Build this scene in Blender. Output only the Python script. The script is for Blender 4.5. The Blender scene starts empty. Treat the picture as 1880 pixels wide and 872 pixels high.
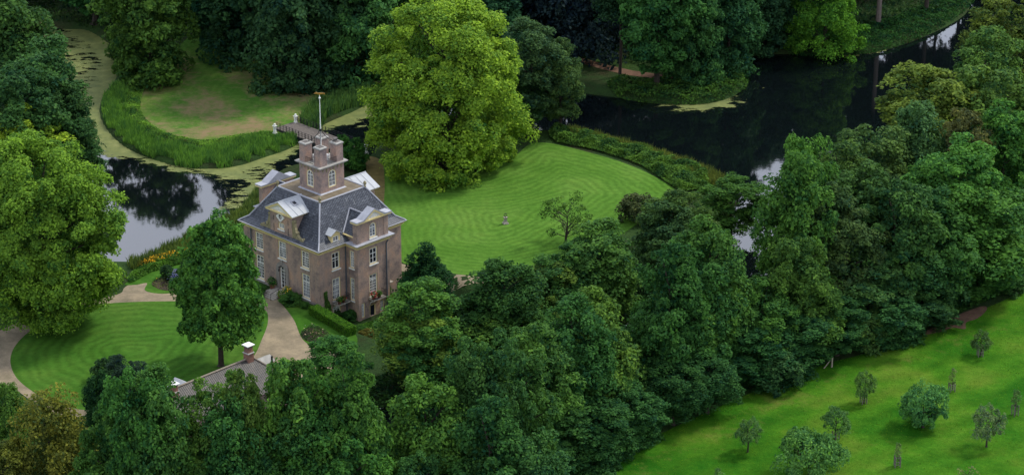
import bpy, bmesh, math, random
import numpy as np
from mathutils import Vector, Matrix
from mathutils.geometry import delaunay_2d_cdt
S = bpy.context.scene
C = S.collection
R_ = math.radians
# ---------------------------------------------------------------- camera, sky, sun, exposure
CH, CF, CP = 142.0, 4836.0, R_(22.5)          # height, focal length in photo pixels, downward pitch
cd = bpy.data.cameras.new('camera'); cam = bpy.data.objects.new('camera', cd); C.objects.link(cam)
cam.location = (0, 0, CH); cam.rotation_euler = (R_(90) - CP, 0, 0)
cd.sensor_fit = 'HORIZONTAL'; cd.sensor_width = 36; cd.lens = 36 * CF / 1880
cd.clip_start = 1; cd.clip_end = 6000
S.camera = cam
SUN_EL, SUN_AZ = R_(50), R_(32)               # azimuth measured from +x towards +y
w = bpy.data.worlds.new('World'); S.world = w; w.use_nodes = True
nt = w.node_tree; nt.nodes.clear()
sky = nt.nodes.new('ShaderNodeTexSky'); sky.sky_type = 'NISHITA'; sky.sun_disc = False
sky.sun_elevation = SUN_EL; sky.sun_rotation = R_(90) - SUN_AZ
tc = nt.nodes.new('ShaderNodeTexCoord')
nz = nt.nodes.new('ShaderNodeTexNoise'); nz.inputs['Scale'].default_value = 3.0; nz.inputs['Detail'].default_value = 5
cr = nt.nodes.new('ShaderNodeValToRGB')
cr.color_ramp.elements[0].position = .3; cr.color_ramp.elements[0].color = (6.2, 6.9, 8.6, 1)
cr.color_ramp.elements[1].position = .7; cr.color_ramp.elements[1].color = (10.5, 11.0, 12.6, 1)
mx = nt.nodes.new('ShaderNodeMix'); mx.data_type = 'RGBA'; mx.inputs[0].default_value = .75
bg = nt.nodes.new('ShaderNodeBackground'); bg.inputs[1].default_value = .058
ow = nt.nodes.new('ShaderNodeOutputWorld')
L_ = nt.links.new
L_(tc.outputs['Generated'], nz.inputs['Vector']); L_(nz.outputs[0], cr.inputs[0])
sx = nt.nodes.new('ShaderNodeSeparateXYZ'); L_(tc.outputs['Generated'], sx.inputs[0])
mr = nt.nodes.new('ShaderNodeMapRange'); mr.inputs[1].default_value = .45; mr.inputs[2].default_value = .95; mr.inputs[3].default_value = 1.0; mr.inputs[4].default_value = 2.3   # sky raised beyond the wood so the water reflects brighter
L_(sx.outputs[1], mr.inputs[0])
mr2 = nt.nodes.new('ShaderNodeMapRange'); mr2.inputs[1].default_value = -.1; mr2.inputs[2].default_value = -.7; mr2.inputs[3].default_value = 1.0; mr2.inputs[4].default_value = 1.45   # sky behind the viewer brightened too, added to light the house walls
L_(sx.outputs[1], mr2.inputs[0]); mm = nt.nodes.new('ShaderNodeMath'); mm.operation = 'MULTIPLY'; L_(mr.outputs[0], mm.inputs[0]); L_(mr2.outputs[0], mm.inputs[1])
vm = nt.nodes.new('ShaderNodeVectorMath'); vm.operation = 'SCALE'; L_(cr.outputs[0], vm.inputs[0]); L_(mm.outputs[0], vm.inputs['Scale'])
L_(sky.outputs[0], mx.inputs[6]); L_(vm.outputs[0], mx.inputs[7]); L_(mx.outputs[2], bg.inputs[0]); L_(bg.outputs[0], ow.inputs[0])
sl = bpy.data.lights.new('sun', 'SUN'); sl.energy = 1.5; sl.angle = R_(10); sl.color = (1, .95, .84)
so = bpy.data.objects.new('sun', sl); C.objects.link(so)
sd = Vector((math.cos(SUN_EL) * math.cos(SUN_AZ), math.cos(SUN_EL) * math.sin(SUN_AZ), math.sin(SUN_EL)))
so.rotation_euler = sd.to_track_quat('Z', 'Y').to_euler(); so.location = (0, 300, 200)
vs = S.view_settings; vs.view_transform = 'Standard'; vs.look = 'None'; vs.gamma = 1; vs.exposure = 0.95
S.cycles.max_bounces = 5; S.cycles.diffuse_bounces = 3; S.cycles.transparent_max_bounces = 8
S.cycles.use_denoising = True

# ---------------------------------------------------------------- placing helpers (design-time: photo pixel -> world point)
def ray(px, py):
    x = (px - 940) / CF; y = (436 - py) / CF
    return np.array([x, math.cos(CP) + y * math.sin(CP), -math.sin(CP) + y * math.cos(CP)])
def G(px, py, z=0.0):
    d = ray(px, py); t = (z - CH) / d[2]
    p = np.array([0, 0, CH]) + d * t
    return float(p[0]), float(p[1])
def pxm(y): return CF / (y * math.cos(CP) + CH * math.sin(CP))   # pixels per metre across at ground depth y
def PL(lst, z=0.0): return np.array([G(a, b, z) for a, b in lst])
def densify(P, closed=True, n=6):
    """Catmull-Rom smoothing of a polyline"""
    P = np.asarray(P); m = len(P); out = []
    rg = range(m if closed else m - 1)
    for i in rg:
        p0, p1, p2, p3 = (P[(i - 1) % m], P[i], P[(i + 1) % m], P[(i + 2) % m]) if closed else (P[max(i - 1, 0)], P[i], P[i + 1], P[min(i + 2, m - 1)])
        for k in range(n):
            t = k / n
            out.append(.5 * (2 * p1 + (p2 - p0) * t + (2 * p0 - 5 * p1 + 4 * p2 - p3) * t * t + (3 * p1 - p0 - 3 * p2 + p3) * t ** 3))
    if not closed: out.append(P[-1])
    return np.array(out)
def inside(X, Y, P):
    r = np.zeros(X.shape, bool); n = len(P)
    for i in range(n):
        x0, y0 = P[i]; x1, y1 = P[(i + 1) % n]
        if y0 == y1: continue
        c = ((y0 > Y) != (y1 > Y)) & (X < (x1 - x0) * (Y - y0) / (y1 - y0) + x0)
        r ^= c
    return r
def dist(X, Y, P, closed=True):
    d = np.full(X.shape, 1e9); n = len(P)
    for i in range(n if closed else n - 1):
        a = P[i]; b = P[(i + 1) % n]; ab = b - a; L = float(ab @ ab) + 1e-9
        t = np.clip(((X - a[0]) * ab[0] + (Y - a[1]) * ab[1]) / L, 0, 1)
        d = np.minimum(d, np.hypot(X - a[0] - t * ab[0], Y - a[1] - t * ab[1]))
    return d
def sdist(X, Y, P):  # negative inside
    d = dist(X, Y, P); return np.where(inside(X, Y, P), -d, d)
def smooth(a, b, x):
    t = np.clip((x - a) / (b - a), 0, 1); return t * t * (3 - 2 * t)

# ---------------------------------------------------------------- object helpers
def tag(o, label=None, cat=None, group=None, kind=None):
    if label: o['label'] = label
    if cat: o['category'] = cat
    if group: o['group'] = group
    if kind: o['kind'] = kind
    return o
def empty(name, loc, rz=0, **k):
    o = bpy.data.objects.new(name, None); o.empty_display_size = .5; C.objects.link(o)
    o.location = loc; o.rotation_euler = (0, 0, rz); return tag(o, **k)
def link(name, me, mat, parent=None, **k):
    o = bpy.data.objects.new(name, me)
    if mat is not None and not me.materials: me.materials.append(mat)
    C.objects.link(o); o.parent = parent
    return tag(o, **k)
def np_mesh(name, V, F, nv=4, attrs=None):
    """V Nx3, F Mxnv"""
    me = bpy.data.meshes.new(name); V = np.asarray(V, np.float32); F = np.asarray(F, np.int32)
    me.vertices.add(len(V)); me.vertices.foreach_set('co', V.ravel())
    me.loops.add(F.size); me.loops.foreach_set('vertex_index', F.ravel())
    me.polygons.add(len(F)); me.polygons.foreach_set('loop_start', np.arange(0, F.size, nv, dtype=np.int32))
    me.polygons.foreach_set('loop_total', np.full(len(F), nv, np.int32))
    for k, a in (attrs or {}).items():
        at = me.attributes.new(k, 'FLOAT', 'POINT'); at.data.foreach_set('value', np.asarray(a, np.float32))
    me.update(calc_edges=True); return me
class MB:
    """collects solids, builds ONE mesh object"""
    def __init__(s): s.v = []; s.f = []
    def add(s, vs_, fs):
        n = len(s.v); s.v += [tuple(map(float, p)) for p in vs_]; s.f += [tuple(i + n for i in f) for f in fs]; return s
    def box(s, x0, x1, y0, y1, z0, z1):
        return s.add([(x, y, z) for z in (z0, z1) for y in (y0, y1) for x in (x0, x1)],
                     [(0, 2, 3, 1), (4, 5, 7, 6), (0, 1, 5, 4), (1, 3, 7, 5), (3, 2, 6, 7), (2, 0, 4, 6)])
    def frus(s, cx, cy, z0, z1, a0, b0, a1, b1):
        return s.add([(cx - a0, cy - b0, z0), (cx + a0, cy - b0, z0), (cx + a0, cy + b0, z0), (cx - a0, cy + b0, z0), (cx - a1, cy - b1, z1), (cx + a1, cy - b1, z1), (cx + a1, cy + b1, z1), (cx - a1, cy + b1, z1)],
                     [(3, 2, 1, 0), (4, 5, 6, 7), (0, 1, 5, 4), (1, 2, 6, 5), (2, 3, 7, 6), (3, 0, 4, 7)])
    def tube(s, pts, rad, n=6, cap=True):
        pts = [Vector(p) for p in pts]; rad = [rad] * len(pts) if isinstance(rad, (int, float)) else rad
        vs_, fs = [], []; prev = None
        for i, p in enumerate(pts):
            d = (pts[min(i + 1, len(pts) - 1)] - pts[max(i - 1, 0)]).normalized()
            a = d.cross(Vector((0, 0, 1)) if abs(d.z) < .9 else Vector((1, 0, 0))).normalized() if prev is None else (prev - d * prev.dot(d)).normalized()
            prev = a; b = d.cross(a)
            for k in range(n):
                t = 2 * math.pi * k / n; vs_.append(p + (a * math.cos(t) + b * math.sin(t)) * rad[i])
        for i in range(len(pts) - 1):
            for k in range(n):
                k2 = (k + 1) % n; fs.append((i * n + k, i * n + k2, (i + 1) * n + k2, (i + 1) * n + k))
        if cap: fs.append(tuple(range(n - 1, -1, -1))); m = (len(pts) - 1) * n; fs.append(tuple(m + k for k in range(n)))
        return s.add(vs_, fs)
    def lathe(s, cx, cy, prof, n=12):
        vs_ = [(cx + r * math.cos(2 * math.pi * k / n), cy + r * math.sin(2 * math.pi * k / n), z) for r, z in prof for k in range(n)]
        fs = [(i * n + k, i * n + (k + 1) % n, (i + 1) * n + (k + 1) % n, (i + 1) * n + k) for i in range(len(prof) - 1) for k in range(n)]
        fs.append(tuple(range(n - 1, -1, -1))); m = (len(prof) - 1) * n; fs.append(tuple(m + k for k in range(n)))
        return s.add(vs_, fs)
    def prism(s, poly, d):
        """poly: 3D points of a flat face; extruded by vector d"""
        n = len(poly); d = Vector(d); a = [Vector(p) for p in poly]
        return s.add(a + [p + d for p in a], [tuple(range(n - 1, -1, -1)), tuple(range(n, 2 * n))] + [(i, (i + 1) % n, n + (i + 1) % n, n + i) for i in range(n)])
    def build(s, name, mat, parent=None, uv=True, sm=False, **k):
        me = bpy.data.meshes.new(name); me.from_pydata(s.v, [], s.f)
        bm = bmesh.new(); bm.from_mesh(me); bmesh.ops.recalc_face_normals(bm, faces=bm.faces)
        if uv:
            l = bm.loops.layers.uv.new('UVMap')
            for f in bm.faces:
                n_ = f.normal; t = Vector((0, 0, 1)).cross(n_)
                t = t.normalized() if t.length > .02 else Vector((1, 0, 0))
                b = n_.cross(t)
                for lp in f.loops: lp[l].uv = (lp.vert.co.dot(t), lp.vert.co.dot(b))
        if sm:
            for f in bm.faces: f.smooth = True
        bm.to_mesh(me); bm.free()
        return link(name, me, mat, parent, **k)

# ---------------------------------------------------------------- materials
def newmat(name):
    m = bpy.data.materials.new(name); m.use_nodes = True
    return m, m.node_tree, m.node_tree.nodes['Principled BSDF']
def noise(t, vec, scale, detail=4, rough=.6):
    n = t.nodes.new('ShaderNodeTexNoise'); n.inputs['Scale'].default_value = scale
    n.inputs['Detail'].default_value = detail; n.inputs['Roughness'].default_value = rough
    if vec is not None: t.links.new(vec, n.inputs['Vector'])
    return n.outputs[0]
def ramp(t, fac, stops):
    r = t.nodes.new('ShaderNodeValToRGB'); e = r.color_ramp.elements
    while len(e) < len(stops): e.new(.5)
    for el, (p, c) in zip(e, stops): el.position = p; el.color = (*c, 1)
    t.links.new(fac, r.inputs[0]); return r.outputs[0]
def mixc(t, fac, a, b, mode='MIX'):
    m = t.nodes.new('ShaderNodeMix'); m.data_type = 'RGBA'; m.blend_type = mode
    for s_, v in ((0, fac), (6, a), (7, b)):
        if isinstance(v, (int, float)): m.inputs[s_].default_value = v
        elif isinstance(v, tuple): m.inputs[s_].default_value = (*v, 1)
        else: t.links.new(v, m.inputs[s_])
    return m.outputs[2]
def mth(t, op, a, b=None, c=None):
    m = t.nodes.new('ShaderNodeMath'); m.operation = op
    for i, v in enumerate((a, b, c)):
        if v is None: continue
        if isinstance(v, (int, float)): m.inputs[i].default_value = v
        else: t.links.new(v, m.inputs[i])
    return m.outputs[0]
def co(t, which='Object'):
    return t.nodes.new('ShaderNodeTexCoord').outputs[which]
def geo_pos(t): return t.nodes.new('ShaderNodeNewGeometry').outputs['Position']
def attr(t, name):
    a = t.nodes.new('ShaderNodeAttribute'); a.attribute_name = name; return a
def bump(t, h, p, strength=.5, distance=.1):
    b = t.nodes.new('ShaderNodeBump'); b.inputs['Strength'].default_value = strength; b.inputs['Distance'].default_value = distance
    t.links.new(h, b.inputs['Height']); t.links.new(b.outputs[0], p.inputs['Normal'])
def simple(name, col, rough=.7, var=.25, scale=2.0, spec=.3, metal=0):
    m, t, p = newmat(name)
    c = ramp(t, noise(t, geo_pos(t), scale, 6, .65), [(.25, tuple(x * (1 - var) for x in col)), (.75, tuple(min(1, x * (1 + var)) for x in col))])
    t.links.new(c, p.inputs['Base Color']); p.inputs['Roughness'].default_value = rough
    p.inputs['Specular IOR Level'].default_value = spec; p.inputs['Metallic'].default_value = metal
    return m
def foliage_mat(name, trans=.3):
    m, t, p = newmat(name)
    oi = t.nodes.new('ShaderNodeObjectInfo')
    tint = attr(t, 'tint').outputs['Fac']
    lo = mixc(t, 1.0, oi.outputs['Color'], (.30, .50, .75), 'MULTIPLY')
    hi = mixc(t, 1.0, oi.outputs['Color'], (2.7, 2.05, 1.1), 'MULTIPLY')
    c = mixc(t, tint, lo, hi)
    t.links.new(c, p.inputs['Base Color']); p.inputs['Roughness'].default_value = .6; p.inputs['Specular IOR Level'].default_value = .04
    tr = t.nodes.new('ShaderNodeBsdfTranslucent')
    t.links.new(mixc(t, 1.0, c, (1.08, 1.12, .8), 'MULTIPLY'), tr.inputs[0])
    ms = t.nodes.new('ShaderNodeMixShader'); ms.inputs[0].default_value = trans
    t.links.new(p.outputs[0], ms.inputs[1]); t.links.new(tr.outputs[0], ms.inputs[2])
    t.links.new(ms.outputs[0], t.nodes['Material Output'].inputs[0]); return m
M = {}
M['leaf'] = foliage_mat('leaves'); M['blade'] = foliage_mat('blades', .25)
M['bark'] = simple('bark', (.045, .036, .028), .9, .4, 3)
M['palebark'] = simple('pale_bark', (.16, .13, .11), .9, .3, 3)
M['cream'] = simple('cream_paint', (.78, .64, .30), .5, .12, 1.5)
M['white'] = simple('white_paint', (.80, .80, .75), .5, .1, 1.5)
M['lead'] = simple('lead_sheet', (.36, .37, .41), .55, .2, 1.2)
M['zinc'] = simple('zinc_sheet', (.42, .44, .46), .5, .12, .9)
M['stone'] = simple('weathered_stone', (.36, .33, .28), .85, .35, 1.6)
M['mossy'] = simple('mossy_stone', (.26, .23, .13), .9, .5, 3.5)
M['pstone'] = simple('door_stone', (.27, .245, .22), .85, .2, 1.6)
M['cap'] = simple('chimney_cap', (.34, .33, .30), .85, .3, 2)
M['soot'] = simple('sooty_inset', (.12, .11, .10), .9, .3, 2)
M['iron'] = simple('black_iron', (.02, .022, .025), .5, .1)
M['gold'] = simple('gilded_metal', (.55, .30, .06), .35, .1, metal=.6)
M['pipe'] = simple('drain_pipe', (.10, .12, .14), .5, .1)
M['wood'] = simple('grey_planks', (.15, .13, .115), .85, .35, 4)
M['palewood'] = simple('pale_wood', (.34, .29, .22), .8, .2, 4)
M['terra'] = simple('terracotta', (.25, .10, .06), .8, .2, 4)
M['darkdoor'] = simple('dark_door', (.012, .016, .035), .4, .1)
M['red'] = simple('red_petals', (.35, .02, .06), .6, .3, 9)
M['soil'] = simple('bed_soil', (.085, .06, .045), .95, .35, 3)
def glass_mat(name, col, rough=.12):
    m, t, p = newmat(name)
    c = ramp(t, noise(t, geo_pos(t), .9, 2), [(.42, tuple(x * .5 for x in col)), (.62, col)])
    t.links.new(c, p.inputs['Base Color']); p.inputs['Roughness'].default_value = rough; p.inputs['Specular IOR Level'].default_value = .5
    return m
M['glass'] = glass_mat('dark_glass', (.018, .022, .03), .08); M['curtain'] = glass_mat('curtained_glass', (.20, .22, .26), .25)
def brick_mat(name, c1, c2, c3, sc=1.0):
    m, t, p = newmat(name); uv = co(t, 'UV')
    b = t.nodes.new('ShaderNodeTexBrick'); t.links.new(uv, b.inputs['Vector'])
    b.inputs['Scale'].default_value = 1; b.inputs['Brick Width'].default_value = .24 * sc; b.inputs['Row Height'].default_value = .08 * sc; b.inputs['Mortar Size'].default_value = .012
    b.inputs['Color1'].default_value = (*c1, 1); b.inputs['Color2'].default_value = (*c2, 1); b.inputs['Mortar'].default_value = (*[x * .9 + .03 for x in c1], 1)
    pos = co(t, 'Object')
    big = ramp(t, noise(t, pos, .55, 7, .68), [(.36, (.60, .63, .70)), (.5, (1, 1, 1)), (.66, (1.32, 1.12, .96))])
    c = mixc(t, 1.0, b.outputs[0], big, 'MULTIPLY')
    fine = ramp(t, noise(t, pos, 5.0, 5, .75), [(.3, (.72, .72, .75)), (.7, (1.3, 1.27, 1.25))]); c = mixc(t, .8, c, fine, 'MULTIPLY')
    st = t.nodes.new('ShaderNodeMapping'); st.inputs['Scale'].default_value = (1.6, 1.6, .22); t.links.new(pos, st.inputs[0])
    sf = ramp(t, noise(t, st.outputs[0], 1.3, 5, .6), [(.60, (0, 0, 0)), (.72, (1, 1, 1))])
    c = mixc(t, mth(t, 'MULTIPLY', sf, .55), c, c3)
    t.links.new(c, p.inputs['Base Color']); p.inputs['Roughness'].default_value = .9; p.inputs['Specular IOR Level'].default_value = .15
    bump(t, b.outputs['Fac'], p, .3, -.02); return m
M['brick'] = brick_mat('brown_brick', (.35, .262, .212), (.415, .312, .245), (.60, .42, .28))
M['tbrick'] = brick_mat('tower_brick', (.31, .235, .205), (.38, .285, .24), (.50, .37, .26))
def tile_mat(name, c1, c2, lich, rowh, w_):
    m, t, p = newmat(name); uv = co(t, 'UV')
    b = t.nodes.new('ShaderNodeTexBrick'); t.links.new(uv, b.inputs['Vector']); b.offset = 0
    b.inputs['Scale'].default_value = 1; b.inputs['Brick Width'].default_value = w_; b.inputs['Row Height'].default_value = rowh; b.inputs['Mortar Size'].default_value = .035; b.inputs['Mortar Smooth'].default_value = .6
    b.inputs['Color1'].default_value = (*c1, 1); b.inputs['Color2'].default_value = (*c2, 1); b.inputs['Mortar'].default_value = (*[x * .25 for x in c1], 1)
    pos = co(t, 'Object')
    c = mixc(t, 1.0, b.outputs[0], ramp(t, noise(t, pos, 1.7, 7, .72), [(.32, (.38, .42, .5)), (.5, (1, 1, 1)), (.68, (1.9, 1.85, 1.7))]), 'MULTIPLY')
    sm = t.nodes.new('ShaderNodeMapping'); sm.inputs['Scale'].default_value = (2.6, .35, 1); t.links.new(uv, sm.inputs[0])
    lf = ramp(t, noise(t, sm.outputs[0], 1.6, 6, .75), [(.55, (0, 0, 0)), (.70, (1, 1, 1))])
    c = mixc(t, mth(t, 'MULTIPLY', lf, .6), c, lich)
    t.links.new(c, p.inputs['Base Color']); p.inputs['Roughness'].default_value = .45; p.inputs['Specular IOR Level'].default_value = .45
    wv = t.nodes.new('ShaderNodeTexWave'); wv.wave_type = 'BANDS'; wv.bands_direction = 'X'; wv.inputs['Scale'].default_value = 1 / w_ / 3.2; t.links.new(uv, wv.inputs[0])
    bump(t, wv.outputs['Fac'], p, .5, .06); return m
M['slate'] = tile_mat('blue_roof_tiles', (.040, .048, .066), (.075, .085, .108), (.30, .31, .32), .36, .27)
M['oldtile'] = tile_mat('old_pantiles', (.040, .036, .034), (.065, .054, .046), (.12, .11, .09), .36, .28)
m, t, p = newmat('flat_roof'); c = ramp(t, noise(t, geo_pos(t), 1.2, 7, .7), [(.3, (.11, .085, .05)), (.55, (.17, .135, .085)), (.75, (.24, .20, .14))]); t.links.new(c, p.inputs['Base Color']); p.inputs['Roughness'].default_value = .95; M['flat'] = m
# ground covers
def grass_mat(name, stops, stripes=0, fine=1.0, dryc=(.16, .13, .045), dryamt=0.0, bs=.35, samp=.22):
    m, t, p = newmat(name); pos = geo_pos(t)
    c = ramp(t, noise(t, pos, .09, 6, .62), stops)
    c = mixc(t, .75, c, ramp(t, noise(t, pos, 1.5 * fine, 6, .7), [(.28, (.66, .7, .7)), (.72, (1.34, 1.28, 1.25))]), 'MULTIPLY')
    c = mixc(t, .6, c, ramp(t, noise(t, pos, .35, 7, .75), [(.3, (.78, .84, .8)), (.5, (1, 1, 1)), (.7, (1.28, 1.14, 1.05))]), 'MULTIPLY')
    if stripes:
        a = attr(t, 'edge').outputs['Fac']
        wob = mth(t, 'MULTIPLY', noise(t, pos, .11, 4, .55), 5.0)
        s_ = mth(t, 'SINE', mth(t, 'MULTIPLY', mth(t, 'ADD', a, wob), 2 * math.pi / stripes))
        amp = mth(t, 'MULTIPLY', noise(t, pos, .05, 2), samp)
        f = mth(t, 'MULTIPLY_ADD', s_, amp, 1.0)
        cm = t.nodes.new('ShaderNodeCombineColor'); t.links.new(f, cm.inputs[0]); t.links.new(f, cm.inputs[1]); t.links.new(f, cm.inputs[2])
        c = mixc(t, 1.0, c, cm.outputs[0], 'MULTIPLY')
    if dryamt:
        d = mth(t, 'MULTIPLY_ADD', noise(t, pos, .55, 6, .72), 1.0, attr(t, 'dry').outputs['Fac'])
        df = ramp(t, d, [(.62, (0, 0, 0)), (.95, (1, 1, 1))])
        c = mixc(t, mth(t, 'MULTIPLY', df, dryamt), c, dryc)
    t.links.new(c, p.inputs['Base Color']); p.inputs['Roughness'].default_value = .85; p.inputs['Specular IOR Level'].default_value = .02
    bump(t, noise(t, pos, 3.0, 5, .8), p, bs, .25); return m
M['lawn'] = grass_mat('mown_lawn', [(.3, (.058, .145, .017)), (.5, (.078, .178, .024)), (.7, (.105, .205, .034))], 1.2, bs=.12)
M['lawnfront'] = grass_mat('mown_front_lawn', [(.3, (.036, .112, .012)), (.5, (.052, .138, .017)), (.7, (.075, .155, .023))], 1.5, bs=.12)  # lower base colour: darkening towards the frame edge is put into this lawn
M['meadow'] = grass_mat('orchard_meadow', [(.36, (.022, .115, .007)), (.5, (.055, .17, .011)), (.64, (.105, .20, .020))], 3.6, 1.2, (.20, .16, .05), .6, .8, .16)  # orchard grass also carries the frame-edge darkening in its base colour
M['island'] = grass_mat('island_meadow', [(.3, (.05, .15, .02)), (.5, (.085, .185, .03)), (.7, (.13, .19, .04))], 1.6, .9, (.27, .18, .11), .85, .5, .09)
m, t, p = newmat('rough_ground'); pos = geo_pos(t)
c = ramp(t, noise(t, pos, .12, 7, .7), [(.3, (.045, .042, .020)), (.5, (.030, .065, .018)), (.7, (.050, .105, .022))])
c = mixc(t, .8, c, ramp(t, noise(t, pos, 2.2, 6, .75), [(.25, (.55, .6, .6)), (.75, (1.4, 1.35, 1.3))]), 'MULTIPLY')
t.links.new(c, p.inputs['Base Color']); p.inputs['Roughness'].default_value = .95; p.inputs['Specular IOR Level'].default_value = .1; bump(t, noise(t, pos, 1.8, 6, .8), p, 1, .4); M['ground'] = m
m, t, p = newmat('gravel'); pos = geo_pos(t)
c = ramp(t, noise(t, pos, .28, 8, .75), [(.32, (.14, .12, .07)), (.5, (.245, .195, .125)), (.68, (.37, .295, .18))])
c = mixc(t, .7, c, ramp(t, noise(t, pos, 9, 4, .8), [(.25, (.7, .7, .7)), (.75, (1.25, 1.25, 1.25))]), 'MULTIPLY')
t.links.new(c, p.inputs['Base Color']); p.inputs['Roughness'].default_value = .95; M['gravel'] = m
M['earth'] = simple('bare_earth', (.15, .085, .055), .95, .4, .8)
m, t, p = newmat('pond_water'); p.inputs['Base Color'].default_value = (.003, .005, .006, 1); p.inputs['Roughness'].default_value = .035; p.inputs['IOR'].default_value = 1.5; p.inputs['Specular IOR Level'].default_value = .8
bump(t, noise(t, geo_pos(t), 1.1, 3), p, .04, .05); M['water'] = m
m, t, p = newmat('duckweed'); pos = geo_pos(t)
c = ramp(t, noise(t, pos, .5, 6, .7), [(.3, (.09, .12, .028)), (.55, (.16, .185, .045)), (.75, (.24, .25, .08))]); t.links.new(c, p.inputs['Base Color']); p.inputs['Roughness'].default_value = .8
stm = t.nodes.new('ShaderNodeMapping'); stm.inputs['Scale'].default_value = (1, 2.2, 1); t.links.new(pos, stm.inputs[0])
d = mth(t, 'ADD', noise(t, stm.outputs[0], .35, 8, .72), attr(t, 'dens').outputs['Fac'])
al = ramp(t, d, [(.66, (0, 0, 0)), (.68, (1, 1, 1))]); t.links.new(al, p.inputs['Alpha']); M['weed'] = m

# ================================================================ SETTING: terrain, water, lawns, paths
N0 = G(588.4, 564); HA = R_(45.6)                       # the house's near corner and its orientation
hU = np.array([math.cos(HA + math.pi / 2), math.sin(HA + math.pi / 2)]); hV = np.array([math.cos(HA), math.sin(HA)])
def HL(u, v): return np.array([N0[0] + hU[0] * u + hV[0] * v, N0[1] + hU[1] * u + hV[1] * v])
WATER = PL([(40, 20), (110, 45), (165, 50), (222, 95), (213, 140), (190, 170), (186, 205), (206, 240), (242, 268), (300, 290), (360, 301), (430, 297), (485, 280), (535, 262), (585, 225), (640, 200), (700, 175), (800, 165), (950, 165), (1045, 162), (1130, 171), (1200, 182), (1300, 182), (1358, 160), (1364, 125), (1375, 97), (1450, 92), (1540, 95), (1620, 85), (1700, 58), (1770, 20), (1800, -30),
            (1900, -30), (1900, 80), (1800, 200), (1650, 300), (1560, 370), (1520, 470), (1480, 560), (1250, 735), (1040, 850), (860, 960), (500, 1010), (0, 1010),
            (0, 870), (170, 800), (300, 742), (600, 742), (850, 710), (1100, 610), (1310, 470), (1345, 380), (1320, 325), (1230, 288), (1140, 262), (1050, 240), (950, 235), (720, 250), (680, 281), (600, 286), (520, 306), (470, 346), (440, 383), (365, 420), (330, 440), (270, 468), (235, 476), (100, 450), (50, 330), (40, 200), (40, 100)])
WATER = densify(WATER, True, 4)
ISLAND_EDGE = WATER[:100]
WL = -0.7
def height(X, Y):
    sdw = sdist(X, Y, WATER)
    z = -0.25 * smooth(1.5, .3, sdw) - 2.0 * smooth(.3, -1.6, sdw)
    # the lower garden along the house's right side
    u = (X - N0[0]) * hU[0] + (Y - N0[1]) * hU[1]; v = (X - N0[0]) * hV[0] + (Y - N0[1]) * hV[1]
    vb = -1.2 - .0 * u
    a = smooth(-.55, .35, v - vb) * smooth(20.0, 16.5, v) * smooth(.5, -.1, u) * smooth(-15, -10.5, u)
    return z - 2.85 * a
def grid_ground():
    xs = np.concatenate([[-1500, -700, -350, -200], np.arange(-135, 135.1, .75), [200, 350, 700, 1500]])
    ys = np.concatenate([[-300, 0, 120, 200], np.arange(232, 500.1, .75), [560, 700, 1000, 2500]])
    X, Y = np.meshgrid(xs, ys); Z = height(X, Y)
    V = np.stack([X, Y, Z], -1).reshape(-1, 3); nx, ny = len(xs), len(ys)
    i = np.arange(ny - 1)[:, None] * nx + np.arange(nx - 1)[None, :]
    F = np.stack([i, i + 1, i + nx + 1, i + nx], -1).reshape(-1, 4)
    me = np_mesh('ground', V, F); me.polygons.foreach_set('use_smooth', np.ones(len(F), bool)); return me
link('ground', grid_ground(), M['ground'], kind='structure')
def water_mesh():
    xs = np.arange(-160, 161, 2.0); ys = np.arange(215, 521, 2.0); X, Y = np.meshgrid(xs, ys); D = sdist(X, Y, WATER); nx = len(xs)
    i = (np.arange(len(ys) - 1)[:, None] * nx + np.arange(nx - 1)[None, :]).ravel(); F = np.stack([i, i + 1, i + nx + 1, i + nx], -1)
    F = F[(D.ravel()[F] < 1.5).any(1)]; us, inv = np.unique(F, return_inverse=True)
    V = np.stack([X.ravel()[us], Y.ravel()[us], np.full(len(us), WL)], -1); return np_mesh('water', V, inv.reshape(F.shape))
link('water', water_mesh(), M['water'], kind='structure')
def sheet(name, P, mat, lift=.03, step=1.2, n=5, attrs=None, z=None, closed_smooth=True, **k):
    P = densify(P, True, n) if closed_smooth else np.asarray(P)
    x0, y0 = P.min(0); x1, y1 = P.max(0)
    X, Y = np.meshgrid(np.arange(x0, x1, step), np.arange(y0, y1, step)); X = X + (np.arange(len(X)) % 2)[:, None] * step / 2
    X, Y = X.ravel(), Y.ravel(); ok = sdist(X, Y, P) < -step * .45
    pts = [Vector(p) for p in P] + [Vector((a, b)) for a, b in zip(X[ok], Y[ok])]
    vs_, _, fs, *_ = delaunay_2d_cdt(pts, [], [list(range(len(P)))], 1, 1e-5)
    V = np.array([(a.x, a.y) for a in vs_]); Z = height(V[:, 0], V[:, 1]) + lift if z is None else np.full(len(V), z)
    me = np_mesh(name, np.column_stack([V, Z]), np.array([list(f) for f in fs]), 3, {kk: fn(V[:, 0], V[:, 1]) for kk, fn in (attrs or {}).items()})
    bm = bmesh.new(); bm.from_mesh(me); bmesh.ops.recalc_face_normals(bm, faces=bm.faces)
    if sum(f.normal.z for f in bm.faces) < 0: bmesh.ops.reverse_faces(bm, faces=bm.faces)
    bm.to_mesh(me); bm.free()
    k.setdefault('kind', 'structure'); return link(name, me, mat, **k)
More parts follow.
